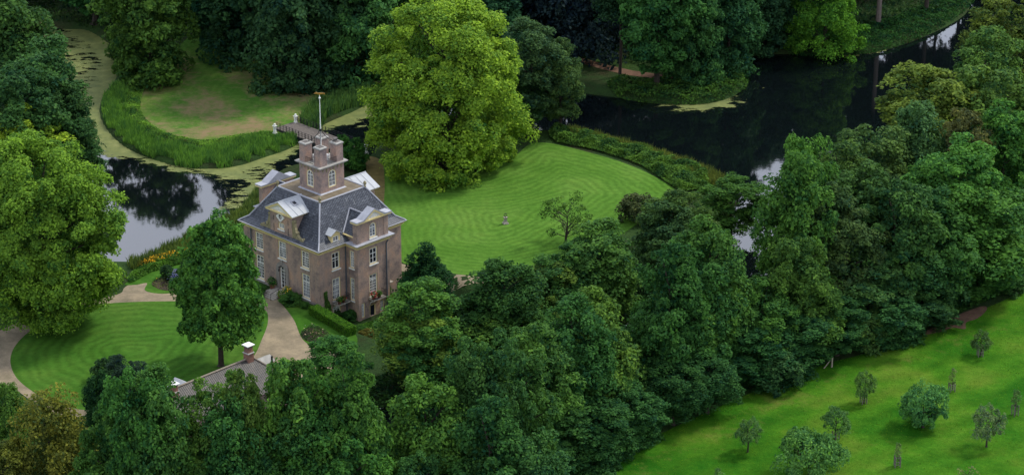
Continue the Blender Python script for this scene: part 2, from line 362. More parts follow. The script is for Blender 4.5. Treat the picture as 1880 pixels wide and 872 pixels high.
# the big lawn right of the house
LAWN = PL([(672, 300), (688, 292), (740, 300), (800, 320), (860, 322), (915, 305), (948, 285), (972, 266), (1005, 263), (1080, 280), (1160, 305), (1225, 338), (1243, 360), (1210, 385), (1150, 425), (1080, 470), (980, 500), (880, 507), (800, 497), (735, 480), (700, 440), (690, 380)])
LD = densify(LAWN, True, 4)
def lawn_edge(X, Y): return dist(X, Y, LD)
sheet('lawn', LAWN, M['lawn'], attrs={'edge': lawn_edge})
FL = PL([(19, 660), (30, 632), (60, 604), (100, 583), (140, 569), (200, 557), (320, 553), (420, 556), (482, 566), (492, 590), (480, 625), (465, 655), (430, 690), (330, 730), (230, 752), (160, 753), (100, 740), (55, 715), (28, 690)])
FD = densify(FL, True, 4)
sheet('front_lawn', FL, M['lawnfront'], attrs={'edge': lambda X, Y: dist(X, Y, FD)})
AP = PL([(-60, 640), (15, 600), (60, 583), (130, 560), (215, 541), (230, 527), (262, 512), (300, 535), (400, 540), (470, 545), (508, 548), (524, 560), (548, 590), (556, 612), (575, 632), (615, 640), (640, 650), (640, 720), (560, 740), (480, 755), (300, 772), (150, 772), (80, 750), (20, 710), (-40, 690)])
sheet('gravel_drive', AP, M['gravel'], lift=.022)
VL = PL([(229, 522), (262, 503), (300, 492), (360, 478), (400, 470), (462, 480), (478, 500), (470, 530), (440, 538), (370, 527), (330, 537), (290, 539), (266, 533), (270, 520), (250, 523)])
VD = densify(VL, True, 4)
sheet('verge_lawn', VL, M['lawnfront'], lift=.034, attrs={'edge': lambda X, Y: dist(X, Y, VD)})
RL = [HL(4.9, -1.0), HL(4.9, -2.9), HL(3.2, -5.5), HL(.5, -9), HL(-2, -11.5), HL(-5, -13), HL(-9, -13), HL(-12.5, -11), HL(-14, -7), HL(-12, -3.2), HL(-5, -2.6), HL(-1, -1.9), HL(-.2, -1.0), HL(2, -.6)]
RL = PL([(512, 553), (520, 561), (540, 588), (551, 615), (562, 629), (580, 638), (622, 640), (652, 634), (654, 616), (630, 598), (600, 582), (576, 570), (545, 560)])
RD = densify(RL, True, 4)
sheet('side_lawn', RL, M['lawnfront'], lift=.034, step=.8, attrs={'edge': lambda X, Y: dist(X, Y, RD)})
OR_UP = [(980, 900), (1080, 862), (1180, 812), (1300, 755), (1400, 712), (1500, 672), (1600, 646), (1700, 610), (1800, 570), (1900, 528)]
ORCH = np.vstack([PL(OR_UP), PL([(2150, 430), (2150, 1100), (940, 1100)])])
OD = PL(OR_UP)
def orch_dry(X, Y):
    d = dist(X, Y, OD, False); v = .14 * np.exp(-((d - 4.5) / 3.0) ** 2) - .02
    for px, py, r, a in ((1420, 735, 4, .12), (1590, 740, 3, .05), (1500, 800, 5, .07), (1640, 800, 5, .08), (1610, 725, 2, .1), (1740, 710, 2.5, .12), (1330, 800, 4, .06)):
        g = G(px, py); v = v + a * np.exp(-((X - g[0]) ** 2 + ((Y - g[1]) * 1.6) ** 2) / r ** 2)
    return v
sheet('orchard_grass', ORCH, M['meadow'], lift=.02, step=1.5, n=3, attrs={'dry': orch_dry, 'edge': lambda X, Y: dist(X, Y, OD, False)})
sheet('bare_earth_patch', PL([(1684, 612), (1712, 602), (1745, 584), (1780, 570), (1805, 562), (1812, 568), (1796, 584), (1774, 592), (1772, 604), (1750, 602), (1728, 609), (1700, 614)]), M['earth'], lift=.03)
ISL = PL([(243, 178), (252, 150), (300, 120), (345, 70), (400, 40), (500, 60), (600, 100), (640, 140), (625, 172), (585, 190), (560, 214), (545, 236), (505, 246), (470, 246), (430, 256), (380, 264), (330, 258), (290, 243), (258, 215)])
def isl_dry(X, Y):
    v = np.zeros(X.shape)
    for px, py, rx, ry, a in ((380, 190, 4.5, 3.5, .24), (350, 205, 2.5, 2, .15), (400, 215, 2.5, 2, .2), (400, 240, 5, 2.2, .28), (345, 250, 3, 1.5, .18), (262, 225, 1, 1.5, .3), (300, 232, 2.4, 1.5, .2), (280, 160, 4, 4, .13), (500, 215, 5, 3, .16), (520, 170, 8, 6, .10), (440, 140, 5, 3, .16), (560, 180, 3, 4, .12), (340, 120, 3, 6, .2), (470, 232, 5, 2, .2)):
        g = G(px, py); v = v + a * np.exp(-((X - g[0]) / rx) ** 2 - ((Y - g[1]) / ry / 1.3) ** 2)
    trk = dist(X, Y, PL([(345, 60), (375, 130), (430, 180), (500, 215), (530, 236)]), False)
    return .105 + v - .12 * np.exp(-(trk / 2.4) ** 2) + .07 * np.exp(-((trk - 3.2) / .7) ** 2)
IDn = densify(ISL, True, 4)
sheet('island_meadow', ISL, M['island'], lift=.03, attrs={'edge': lambda X, Y: dist(X, Y, IDn), 'dry': isl_dry})
sheet('far_path', densify(PL([(1050, 103), (1090, 113), (1160, 130), (1230, 140), (1230, 148), (1150, 138), (1085, 122), (1045, 110)]), True, 2), M['earth'], lift=.03, step=1, closed_smooth=False)
sheet('lawn_end_path', PL([(700, 482), (735, 484), (800, 500), (890, 509), (885, 520), (790, 512), (735, 497), (700, 490)]), M['gravel'], lift=.024)
sheet('worn_grass_strip', PL([(672, 292), (700, 296), (706, 330), (705, 370), (700, 400), (690, 400), (680, 350)]), simple('worn_grass', (.16, .125, .04), .95, .4, 1.2), lift=.045)
# duckweed lying on the water
iline = WATER[8:76]
def weed_dens(X, Y):
    d = dist(X, Y, iline, False)
    v = .30 * np.exp(-(np.maximum(d - .5, 0) / 2.2) ** 2) - .06
    arm = dist(X, Y, PL([(75, 40), (130, 75), (160, 130), (160, 190), (175, 235), (200, 258)]), False)
    v = v + .27 * smooth(7.5, 4.5, arm)
    for px, py, r, a in ((450, 312, 5, .16), (500, 300, 4, .14), (410, 316, 3, .14), (640, 212, 5, .16), (680, 190, 5, .2), (345, 395, 2.5, .10), (460, 352, 3, .22), (430, 375, 3, .22), (475, 335, 2, .2)):
        g = G(px, py); v = v + a * np.exp(-((X - g[0]) ** 2 + ((Y - g[1]) * .8) ** 2) / r ** 2)
    return v
sheet('duckweed', PL([(30, 20), (230, 30), (240, 200), (300, 270), (480, 265), (560, 240), (600, 215), (700, 165), (720, 185), (690, 215), (640, 240), (560, 290), (500, 335), (470, 365), (430, 400), (330, 420), (300, 340), (180, 300), (120, 200), (30, 100)]), M['weed'], z=WL + .006, step=1.0, n=2, kind='stuff', attrs={'dens': weed_dens}, label='yellow-green duckweed film floating along the island bank and pond arm')
def far_dens(X, Y):
    v = np.full(X.shape, -.2)
    for px, py, r, a in ((1398, 156, 1.6, .36), (1370, 137, 1.4, .36), (1345, 180, 4, .30), (1230, 184, 9, .27), (1560, 94, 4, .3), (1610, 86, 4, .3), (1710, 52, 3, .3), (1285, 183, 4, .28)):
        g = G(px, py); v = v + a * np.exp(-((X - g[0]) ** 2 + ((Y - g[1]) * 1.0) ** 2) / r ** 2)
    return v
sheet('water_lily_patches', PL([(1130, 160), (1400, 85), (1780, 20), (1740, 60), (1500, 120), (1430, 175), (1300, 200), (1130, 190)]), M['weed'], z=WL + .006, step=1.0, n=2, kind='stuff', attrs={'dens': far_dens}, label='pale floating leaves along the far shore of the dark pond')

# ================================================================ FOLIAGE
def nrm(a): return a / (np.linalg.norm(a, axis=-1, keepdims=True) + 1e-9)
def leaves(P, Nn, size, tint, rng, aspect=.62):
    """one folded rhombic leaf cluster per point"""
    n = len(P); r = nrm(rng.normal(size=(n, 3))); a = nrm(np.cross(Nn, r)); b = np.cross(Nn, a)
    s = (size * rng.uniform(.55, 1.35, n))[:, None]
    V = np.stack([P + a * s, P + b * s * aspect + Nn * s * .18, P - a * s, P - b * s * aspect + Nn * s * .18], 1).reshape(-1, 3)
    F = np.arange(n * 4).reshape(n, 4); return V, F, np.repeat(tint, 4)
def round_prof(t): return np.sqrt(np.clip(1 - (2 * t - 1) ** 2, 0, 1)) ** .8
def crown_pts(rng, H0, H1, R, ncl, rc, nleaf, prof=round_prof, sub=9, droop=0.0, flat=.8, up=.45, lump=.17, fill=.08):
    ph = rng.uniform(0, 6.28, 8)
    t = np.sqrt(rng.uniform(0, 1, ncl * 4)); t = rng.uniform(0.0, 1, ncl * 4)
    pr = prof(t); keep = rng.uniform(0, 1, ncl * 4) < np.clip(pr, .15, 1); t = t[keep][:ncl]; pr = pr[keep][:ncl]; n = len(t)
    an = np.arange(n) * 2.39996 + rng.uniform(-.5, .5, n)
    lm = 1 + lump * (np.sin(2 * an + ph[0] + 3 * t) + .8 * np.sin(3 * an + ph[1] - 5 * t) + .7 * np.sin(5 * an + ph[2] + 9 * t)) / 1.6
    rad = R * pr * lm * rng.uniform(.62, 1.0, n)
    c = np.stack([rad * np.cos(an), rad * np.sin(an), H0 + (H1 - H0) * t + rng.normal(0, .02, n) * (H1 - H0)], -1)
    c[:, 2] -= droop * (rad / R) ** 2 * R
    rcl = rc * rng.uniform(.5, 1.6, n)
    out = nrm(c - np.array([0, 0, H0 + (H1 - H0) * .42]))
    ct = rng.uniform(0, 1, n)
    # sub clumps
    sdir = nrm(rng.normal(size=(n, sub, 3)) + out[:, None] * .6 + np.array([0, 0, .95]))
    sc = c[:, None] + sdir * (rcl[:, None, None] * np.array([1, 1, flat]) * rng.uniform(.5, 1.0, (n, sub, 1)))
    st = np.clip(ct[:, None] * .45 + .55 * rng.uniform(0, 1, (n, sub)), 0, 1)
    k = max(1, int(nleaf / (n * sub)))
    ld = nrm(rng.normal(size=(n, sub, k, 3)) + sdir[:, :, None] * .6 + np.array([0, 0, .4]))
    lp = sc[:, :, None] + ld * (rcl[:, None, None, None] * .55 * rng.uniform(.3, 1, (n, sub, k, 1)) ** .5)
    ln = nrm(ld * .75 + out[:, None, None] * .25 + np.array([0, 0, up]) + rng.normal(size=ld.shape) * .6)
    lt = np.clip(st[:, :, None] * .6 + .5 * rng.uniform(0, 1, (n, sub, k)) ** 1.3 - .05, 0, 1)
    P = lp.reshape(-1, 3); Nn = ln.reshape(-1, 3); T = lt.ravel()
    m_ = int(len(P) * fill)
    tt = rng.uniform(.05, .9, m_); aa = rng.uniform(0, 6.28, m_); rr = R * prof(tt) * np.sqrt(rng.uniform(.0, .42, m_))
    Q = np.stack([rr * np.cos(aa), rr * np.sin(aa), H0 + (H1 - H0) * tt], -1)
    return np.vstack([P, Q]), np.vstack([Nn, nrm(rng.normal(size=Q.shape) + [0, 0, .3])]), np.concatenate([T, rng.uniform(0, .3, m_)]), c  # inner fill leaves tinted darker: the core's shade is put into their colour
def trunk_mesh(name, rng, H0, H1, R, cl, r0=.35, n=9, lean=0):
    mb = MB(); top = H0 + (H1 - H0) * .72
    zs = [0, .25, H0 * .6, H0, (H0 + top) / 2, top]; rs = [r0 * 1.7, r0 * 1.15, r0, r0 * .85, r0 * .5, r0 * .12]
    pts = [(lean * z / top + .12 * math.sin(z), .1 * math.cos(z * .7), z) for z in zs]
    mb.tube(pts, rs, 8)
    idx = rng.choice(len(cl), min(n, len(cl)), replace=False)
    for i in idx:
        c = cl[i]; z0 = min(max(H0 * .85, c[2] - R * rng.uniform(.35, .7)), top * .95); f = (z0 / top)
        b = (lean * f, 0, z0); mid = (c[0] * .5, c[1] * .5, (z0 + c[2]) / 2 + .1 * R * .3)
        mb.tube([b, mid, tuple(c)], [r0 * .42, r0 * .26, r0 * .08], 5)
    me = bpy.data.meshes.new(name); me.from_pydata(mb.v, [], mb.f); me.update(); return me
PROTO = {}
def proto(key, seed, H0, H1, R, ncl, rc, nleaf, leaf, r0=.35, nb=9, **k):
    rng = np.random.default_rng(seed); P, Nn, T, cl = crown_pts(rng, H0, H1, R, ncl, rc, nleaf, **k)
    V, F, A = leaves(P, Nn, leaf, T, rng)
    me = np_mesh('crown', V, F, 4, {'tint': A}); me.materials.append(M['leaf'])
    tm = trunk_mesh('trunk', rng, H0, H1, R, cl, r0, nb); tm.materials.append(M['bark'])
    PROTO[key] = (me, tm, H1 + rc * .7, R + rc * .35)
for i in range(6):   # broad oak- and ash-like crowns of the tree belt
    proto('belt%d' % i, 100 + i, 3.0, 17.5, 4.1, 92 + 8 * (i % 3), 1.15 + .1 * (i % 4), 30000, .22, lump=.28, flat=.5, up=.5, fill=.05, sub=8,
          prof=[round_prof, lambda t: np.clip(np.sin(np.pi * np.clip(t * .86 + .10, 0, 1)), 0, 1) ** .7][i % 2], droop=.10)
for i in range(3):   # fluffy, finer-leaved
    proto('fine%d' % i, 140 + i, 2.5, 17, 4.0, 120, .95, 30000, .18, lump=.3, sub=9, droop=.12, flat=.5, fill=.05)
for i in range(2):   # crowns whose boughs hang to the ground
    proto('low%d' % i, 150 + i, .3, 18, 4.4, 135, 1.15, 32000, .23, lump=.3, flat=.6, up=.4, fill=.06, sub=9, droop=.12, prof=lambda t: np.where(t < .5, .82 + .36 * t, np.sqrt(np.clip(1 - ((t - .5) / .52) ** 2, 0, 1))))
proto('weep0', 160, 1.0, 14, 6.0, 110, 1.5, 26000, .22, prof=lambda t: np.clip(1 - t ** 2.4, 0, 1) ** .6, flat=1.35, up=.15, droop=.25, sub=10)
proto('bush0', 170, .3, 4.6, 2.6, 40, .85, 7000, .2, r0=.12, nb=5, prof=lambda t: np.clip(1 - (t * .95) ** 2, 0, 1) ** .5)
proto('bush1', 171, .3, 4.0, 2.7, 46, .7, 7000, .17, r0=.12, nb=5, prof=lambda t: np.clip(1 - (t * .95) ** 2, 0, 1) ** .5, lump=.25)
proto('dome', 172, .2, 5.2, 2.7, 90, .55, 14000, .17, r0=.12, nb=5, prof=lambda t: np.clip(1 - (t * .97) ** 2.3, 0, 1) ** .5, lump=.05)
proto('sparse', 173, 2.0, 8.4, 3.7, 40, .8, 3300, .15, r0=.17, nb=26, lump=.3, fill=0, sub=8, droop=.05)
proto('yew', 174, .3, 8.2, 3.4, 120, .75, 17000, .16, r0=.2, nb=6, prof=lambda t: np.clip(1 - t ** 1.25, .06, 1) ** .75, flat=1.7, up=.7, lump=.3)
proto('orchard', 175, 1.9, 4.6, 2.5, 44, .62, 4200, .14, r0=.15, nb=14, lump=.28, fill=.02, prof=lambda t: np.clip(1 - (t * .9) ** 2, .1, 1) ** .5)
proto('orchard_wide', 176, 1.8, 4.2, 3.9, 75, .72, 10500, .15, r0=.2, nb=18, lump=.2, fill=.03, prof=lambda t: np.clip(1 - (t * .96) ** 2, .1, 1) ** .5, droop=.12)
proto('orchard_full', 177, .5, 5.0, 2.7, 60, .72, 8500, .15, r0=.15, nb=12, lump=.22, fill=.06)
proto('sapling', 178, 1.3, 4.4, 1.2, 16, .42, 620, .13, r0=.06, nb=10, lump=.3, fill=0, prof=lambda t: np.clip(.35 + t * .6, 0, 1) * np.clip(1.25 - t, 0, 1))
proto('bare', 179, 1.3, 3.2, 1.1, 12, .4, 150, .12, r0=.09, nb=12, lump=.3, fill=0)
# --- the photograph's own big trees get crowns of their own
proto('plane', 201, .8, 26, 10.6, 360, 1.55, 170000, .215, r0=.8, nb=30, lump=.12, sub=11, fill=.05, flat=.55, droop=.10,
      prof=lambda t: np.where(t < .22, .80 + .9 * t, np.where(t < .62, 1.0 - (t - .22) * .38, .85 * np.sqrt(np.clip(1 - ((t - .62) / .40) ** 2.4, 0, 1)))))
proto('leftbig', 202, 1.6, 27.5, 9.8, 330, 1.55, 160000, .215, r0=.7, nb=30, lump=.15, sub=11, fill=.05, flat=.55, droop=.12)
proto('pear', 203, 4.6, 19.4, 5.7, 200, .95, 42000, .23, r0=.36, nb=14, lump=.13, sub=11, droop=.22,
      prof=lambda t: np.where(t < .16, .55 + t * 2.8, np.clip(1 - ((t - .16) / .86) ** 2.0, 0, 1) ** .55))
proto('cypress', 204, 1.0, 20, 5.6, 150, 1.2, 36000, .19, r0=.4, nb=8, prof=lambda t: np.clip(1 - t ** 1.6, 0, 1) ** .7, flat=.5, up=.5, lump=.2, sub=12, droop=.2)
TREES = []
def tree(key, cx, ty, rpx, col, label, cat='tree', name='broadleaf_tree', group=None, H=None, base=None, rot=None, sink=0, maxrow=None):
    """cx: crown's centre column, ty: row of its top, rpx: half width, all in photo pixels; base: row of the foot, or H: height"""
    cme, tme, pH, pR = PROTO[key]
    if base is not None:
        x, y = G(cx, base); d = ray(cx, ty); tt = y / d[1]; H = CH + d[2] * tt
    else: x, y = G(cx, ty, H)
    z = float(height(np.array([x]), np.array([y]))[0])
    k = rpx / pxm(y) / pR; rnd0 = random.Random(int(cx * 3 + ty * 5))
    vr = rnd0.uniform(.88, 1.18); vy = rnd0.uniform(.88, 1.15)
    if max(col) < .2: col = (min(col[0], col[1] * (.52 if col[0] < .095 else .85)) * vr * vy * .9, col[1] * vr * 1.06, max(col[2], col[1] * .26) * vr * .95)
    rnd = random.Random(int(cx * 7 + ty * 13))
    o = empty(name, (x, y, max(z, -.75) - .05), rnd.uniform(0, 6.28) if rot is None else rot, label=label, cat=cat, group=group)
    o.scale = (k, k, H / pH)
    c = link('crown', cme, None, o); c.color = (*col, 1)
    link('trunk', tme, None, o); TREES.append((x, y, H, rpx)); return o

# ================================================================ THE HOUSE (local x = v along the right side, local y = u along the front)
house = empty('country_house', (N0[0], N0[1], 0), HA, label='square brown brick country house with blue-grey hipped roof and a central tower of four chimneys', cat='house')
LX, LY, BX0, BX1, BD = 14.8, 15.2, 4.7, 10.4, 2.3
class Fc:
    """a wall plane: s along it, d outwards"""
    def __init__(s, ox, oy, tx, ty, nx, ny): s.o = (ox, oy); s.t = (tx, ty); s.n = (nx, ny)
    def P(s, a, z, d=0.0): return (s.o[0] + s.t[0] * a + s.n[0] * d, s.o[1] + s.t[1] * a + s.n[1] * d, z)
    def box(s, mb, a0, a1, z0, z1, d0, d1):
        mb.add([s.P(a, z, d) for z in (z0, z1) for d in (d0, d1) for a in (a0, a1)], [(0, 2, 3, 1), (4, 5, 7, 6), (0, 1, 5, 4), (1, 3, 7, 5), (3, 2, 6, 7), (2, 0, 4, 6)])
    def poly(s, mb, pts, d0, d1): mb.prism([s.P(a, z, d0) for a, z in pts], (s.n[0] * (d1 - d0), s.n[1] * (d1 - d0), 0))
FRONT = Fc(0, 0, 0, 1, -1, 0); SIDE = Fc(0, 0, 1, 0, 0, -1); BAY = Fc(0, -BD, 1, 0, 0, -1); BAYL = Fc(BX0, 0, 0, -1, -1, 0); BAYR = Fc(BX1, 0, 0, -1, 1, 0)
BACK = Fc(LX, 0, 0, 1, 1, 0); FAR = Fc(0, LY, 1, 0, 0, 1); BAY2 = Fc(0, LY + BD, 1, 0, 0, 1); BAY2L = Fc(BX0, LY, 0, 1, -1, 0); BAY2R = Fc(BX1, LY, 0, 1, 1, 0)
def wall(mb, F, a0, a1, z0, z1, holes, depth=.3):
    """front skin with real openings and reveals"""
    A = sorted({a0, a1, *[h[0] for h in holes], *[h[1] for h in holes]}); Z = sorted({z0, z1, *[h[2] for h in holes], *[h[3] for h in holes]})
    for i in range(len(A) - 1):
        for j in range(len(Z) - 1):
            am, zm = (A[i] + A[i + 1]) / 2, (Z[j] + Z[j + 1]) / 2
            if any(h[0] < am < h[1] and h[2] < zm < h[3] for h in holes): continue
            mb.add([F.P(A[i], Z[j]), F.P(A[i + 1], Z[j]), F.P(A[i + 1], Z[j + 1]), F.P(A[i], Z[j + 1])], [(0, 1, 2, 3)])
    for h in holes:
        b0, b1, y0, y1 = h[:4]; q = [(b0, y0), (b1, y0), (b1, y1), (b0, y1)]
        for i in range(4):
            p, r = q[i], q[(i + 1) % 4]
            mb.add([F.P(*p), F.P(*r), F.P(*r, -depth), F.P(*p, -depth)], [(0, 1, 2, 3)])
        if len(h) > 4 and h[4]:   # arched head: two spandrels
            rr = (b1 - b0) / 2; cx = (b0 + b1) / 2; zc = y1 - rr
            for sg in (-1, 1):
                pts = [(cx + sg * rr, y1)] + [(cx + sg * rr * math.cos(t_), zc + rr * math.sin(t_)) for t_ in [math.pi / 2 * k / 8 for k in range(9)]][::1]
                F.poly(mb, pts, -depth * .9, -.002)
def window(F, a0, a1, z0, z1, cols, rows, glass='glass', arch=False, frame=.11, sill=True, transom=None, mull=.10, nm='window', parent=None, frmat='cream', cas=.0, dp=.14, ball=None):
    """frame (yellow) > sash (white bars), pane, sill"""
    fr = MB(); d0, d1 = -dp - .05, -dp + .07
    def ring(mb, i0, i1, da, db):
        if arch:
            r0 = (a1 - a0) / 2; cx = (a0 + a1) / 2; zc = z1 - r0
            for b, c_ in ((a0 + i0, a0 + i1), (a1 - i1, a1 - i0)): F.box(mb, b, c_, z0 + i0, zc, da, db)
            F.box(mb, a0 + i1, a1 - i1, z0 + i0, z0 + i1, da, db)
            n = 12
            for k in range(n):
                t0, t1 = math.pi * k / n, math.pi * (k + 1) / n
                F.poly(mb, [(cx + (r0 - i0) * math.cos(t0), zc + (r0 - i0) * math.sin(t0)), (cx + (r0 - i0) * math.cos(t1), zc + (r0 - i0) * math.sin(t1)), (cx + (r0 - i1) * math.cos(t1), zc + (r0 - i1) * math.sin(t1)), (cx + (r0 - i1) * math.cos(t0), zc + (r0 - i1) * math.sin(t0))], da, db)
        else:
            for q in ((a0 + i0, a0 + i1, z0 + i0, z1 - i0), (a1 - i1, a1 - i0, z0 + i0, z1 - i0), (a0 + i1, a1 - i1, z0 + i0, z0 + i1), (a0 + i1, a1 - i1, z1 - i1, z1 - i0)): F.box(mb, *q, da, db)
    ring(fr, 0, frame, d0, d1)
    f = fr.build(nm, M[frmat], parent or house)
    s_ = MB(); ring(s_, frame, frame + .09, d0, d1 - .03)
    i = frame + .09; b0, b1, y0, y1 = a0 + i, a1 - i, z0 + i, z1 - i; cx = (a0 + a1) / 2
    tz = transom if transom is not None else y0 + (y1 - y0) * .68
    F.box(s_, cx - mull / 2, cx + mull / 2, y0, y1, d0, d1 - .035)
    if transom != 0: F.box(s_, b0, cx - mull / 2, tz - .045, tz + .045, d0, d1 - .035); F.box(s_, cx + mull / 2, b1, tz - .045, tz + .045, d0, d1 - .035)
    for k in range(1, cols):
        a = b0 + (b1 - b0) * k / cols
        if abs(a - cx) > .08: F.box(s_, a - .018, a + .018, y0, (y1 if not arch else y1 - .25), d0, d1 - .05)
    for k in range(1, rows):
        z = y0 + (y1 - y0) * k / rows
        if abs(z - tz) > .1 or transom == 0: F.box(s_, b0, b1, z - .018, z + .018, d0, d1 - .052)
    s_.build('sash', M['white'], f)
    g = MB(); gd = -dp - .03
    if arch:
        r0 = (a1 - a0) / 2 - .02; zc = z1 - (a1 - a0) / 2
        g.add([F.P(a0 + .02, z0 + .02, gd), F.P(a1 - .02, z0 + .02, gd)] + [F.P(cx + r0 * math.cos(t_), zc + r0 * math.sin(t_), gd) for t_ in [math.pi * k / 12 for k in range(13)]], [tuple(range(15))])
    else: g.add([F.P(a0 + .02, z0 + .02, gd), F.P(a1 - .02, z0 + .02, gd), F.P(a1 - .02, z1 - .02, gd), F.P(a0 + .02, z1 - .02, gd)], [(0, 1, 2, 3)])
    g.build('pane', M[glass], f)
    if sill:
        q = MB(); F.box(q, a0 - .08, a1 + .08, z0 - .16, z0 - .004, -.12, .13); q.build('sill', M['white' if sill == 1 else 'stone'], f)
    return f
Z0, ZW = -3.2, 7.5
# openings
fw = [(2.0, 3.6, 4.75, 7.2), (11.3, 12.9, 4.75, 7.2), (6.6, 8.2, 4.75, 7.25), (2.0, 3.6, .45, 3.95), (11.3, 12.9, .45, 3.95), (6.75, 8.05, .35, 3.75, 1)]
sw = [(2.2, 3.65, 4.6, 7.05), (2.2, 3.65, .2, 3.35), (2.2, 3.6, -2.55, -.62)]
bw = [(6.85, 8.3, 4.65, 7.0), (6.75, 8.2, .12, 3.25), (5.05, 5.85, -2.6, -.45), (6.7, 7.7, -2.75, -1.15), (8.55, 9.35, -2.75, -1.0)]
blw = [(.75, 1.65, 4.55, 7.05), (.7, 1.6, -.15, 3.15)]
wl = MB()
wall(wl, FRONT, 0, LY, Z0, ZW, fw); wall(wl, SIDE, 0, BX0, Z0, ZW, sw); wall(wl, SIDE, BX1, LX, Z0, ZW, [(11.2, 12.4, .3, 3.2), (11.2, 12.4, 4.6, 7.0)])
wall(wl, BAY, BX0, BX1, Z0, ZW, bw); wall(wl, BAYL, 0, BD, Z0, ZW, blw); wall(wl, BAYR, 0, BD, Z0, ZW, [])
wall(wl, BACK, 0, LY, Z0, ZW, [(2.0, 3.6, 4.75, 7.2), (11.3, 12.9, 4.75, 7.2), (6.7, 8.1, 4.75, 7.2), (2.0, 3.6, .45, 3.95), (11.3, 12.9, .45, 3.95), (6.7, 8.1, .45, 3.95)])
wall(wl, FAR, 0, BX0, Z0, ZW, [(2.2, 3.65, 4.6, 7.05), (2.2, 3.65, .2, 3.35)]); wall(wl, FAR, BX1, LX, Z0, ZW, []); wall(wl, BAY2, BX0, BX1, Z0, ZW, [(6.85, 8.3, 4.65, 7.0), (6.75, 8.2, .12, 3.25)]); wall(wl, BAY2L, 0, BD, Z0, ZW, []); wall(wl, BAY2R, 0, BD, Z0, ZW, [])
wall_o = wl.build('wall', M['brick'], house)
# corner strips and plinth stand a little proud
for F_, a0_, a1_, zb_ in ((FRONT, 0, 1.35, .32), (FRONT, 13.85, LY, .32), (SIDE, 0.0, .9, Z0), (BAY, BX0, BX0 + .5, Z0), (BAY, BX1 - .5, BX1, Z0)):
    q = MB(); F_.box(q, a0_, a1_, zb_, 7.44, .001, .07); q.build('corner_strip', M['brick'], house)
q = MB()
for a0, a1 in ((-.1, 6.2), (8.6, LY + .1)): FRONT.box(q, a0, a1, -.6, .28, .002, .12)
q.build('plinth', M['pstone'], house)
# interior dark box keeps daylight out of the rooms
# windows
for i, h in enumerate(fw[:5]):
    if i == 2:
        f = window(FRONT, *h[:4], 4, 6, 'curtain', transom=6.35)
        o = MB(); F2 = Fc(.0, 7.95, -math.sin(R_(42)), -math.cos(R_(42)), -math.cos(R_(42)), math.sin(R_(42)))   # the open casement
        for a0, a1, z0, z1 in ((0, .07, 4.95, 6.25), (.6, .67, 4.95, 6.25), (.07, .6, 4.95, 5.02), (.07, .6, 6.18, 6.25), (.32, .35, 5.02, 6.18), (.07, .6, 5.4, 5.43), (.07, .6, 5.78, 5.81)): F2.box(o, a0, a1, z0, z1, 0, .05)
        o.build('casement', M['white'], f)
    else: window(FRONT, *h[:4], 4, 6 if i < 3 else 7, ['glass', 'glass', '', 'curtain', 'glass'][i], transom=(6.35 if i < 3 else 2.75))
for h, g, r, tr in ((sw[0], 'glass', 2, 6.2), (sw[1], 'curtain', 5, 2.3), (sw[2], 'glass', 4, -1.1)): window(SIDE, *h, 2 if r < 4 else 4, r, g, transom=tr, sill=1 if r != 4 else 0)
window(SIDE, 11.2, 12.4, .3, 3.2, 2, 5); window(SIDE, 11.2, 12.4, 4.6, 7.0, 2, 4)
window(BAY, *bw[0], 2, 3, 'glass', transom=6.15); window(BAY, *bw[1], 4, 7, 'glass', transom=2.45)
window(BAY, *bw[2], 2, 4, 'curtain', sill=0, transom=-1.1); window(BAY, *bw[4], 2, 4, 'curtain', sill=0, transom=-1.5)
for h in blw: window(BAYL, *h, 2, 6, 'curtain' if h[2] > 2 else 'glass', transom=h[3] - .85)
for h in [(2.0, 3.6, 4.75, 7.2), (11.3, 12.9, 4.75, 7.2), (6.7, 8.1, 4.75, 7.2), (2.0, 3.6, .45, 3.95), (11.3, 12.9, .45, 3.95), (6.7, 8.1, .45, 3.95)]: window(BACK, *h, 4, 6)
for h in [(2.2, 3.65, 4.6, 7.05), (2.2, 3.65, .2, 3.35)]: window(FAR, *h, 4, 6)
for h in [(6.85, 8.3, 4.65, 7.0), (6.75, 8.2, .12, 3.25)]: window(BAY2, *h, 4, 6)
# garden door in the bay
d_ = MB(); BAY.box(d_, 6.78, 7.62, -2.75, -1.22, -.2, -.12); dd = d_.build('door', M['darkdoor'], house)
q = MB(); BAY.box(q, 6.7, 6.78, -2.75, -1.15, -.22, .02); BAY.box(q, 7.62, 7.7, -2.75, -1.15, -.22, .02); BAY.box(q, 6.78, 7.62, -1.22, -1.15, -.22, .02); q.build('door_frame', M['cream'], dd)
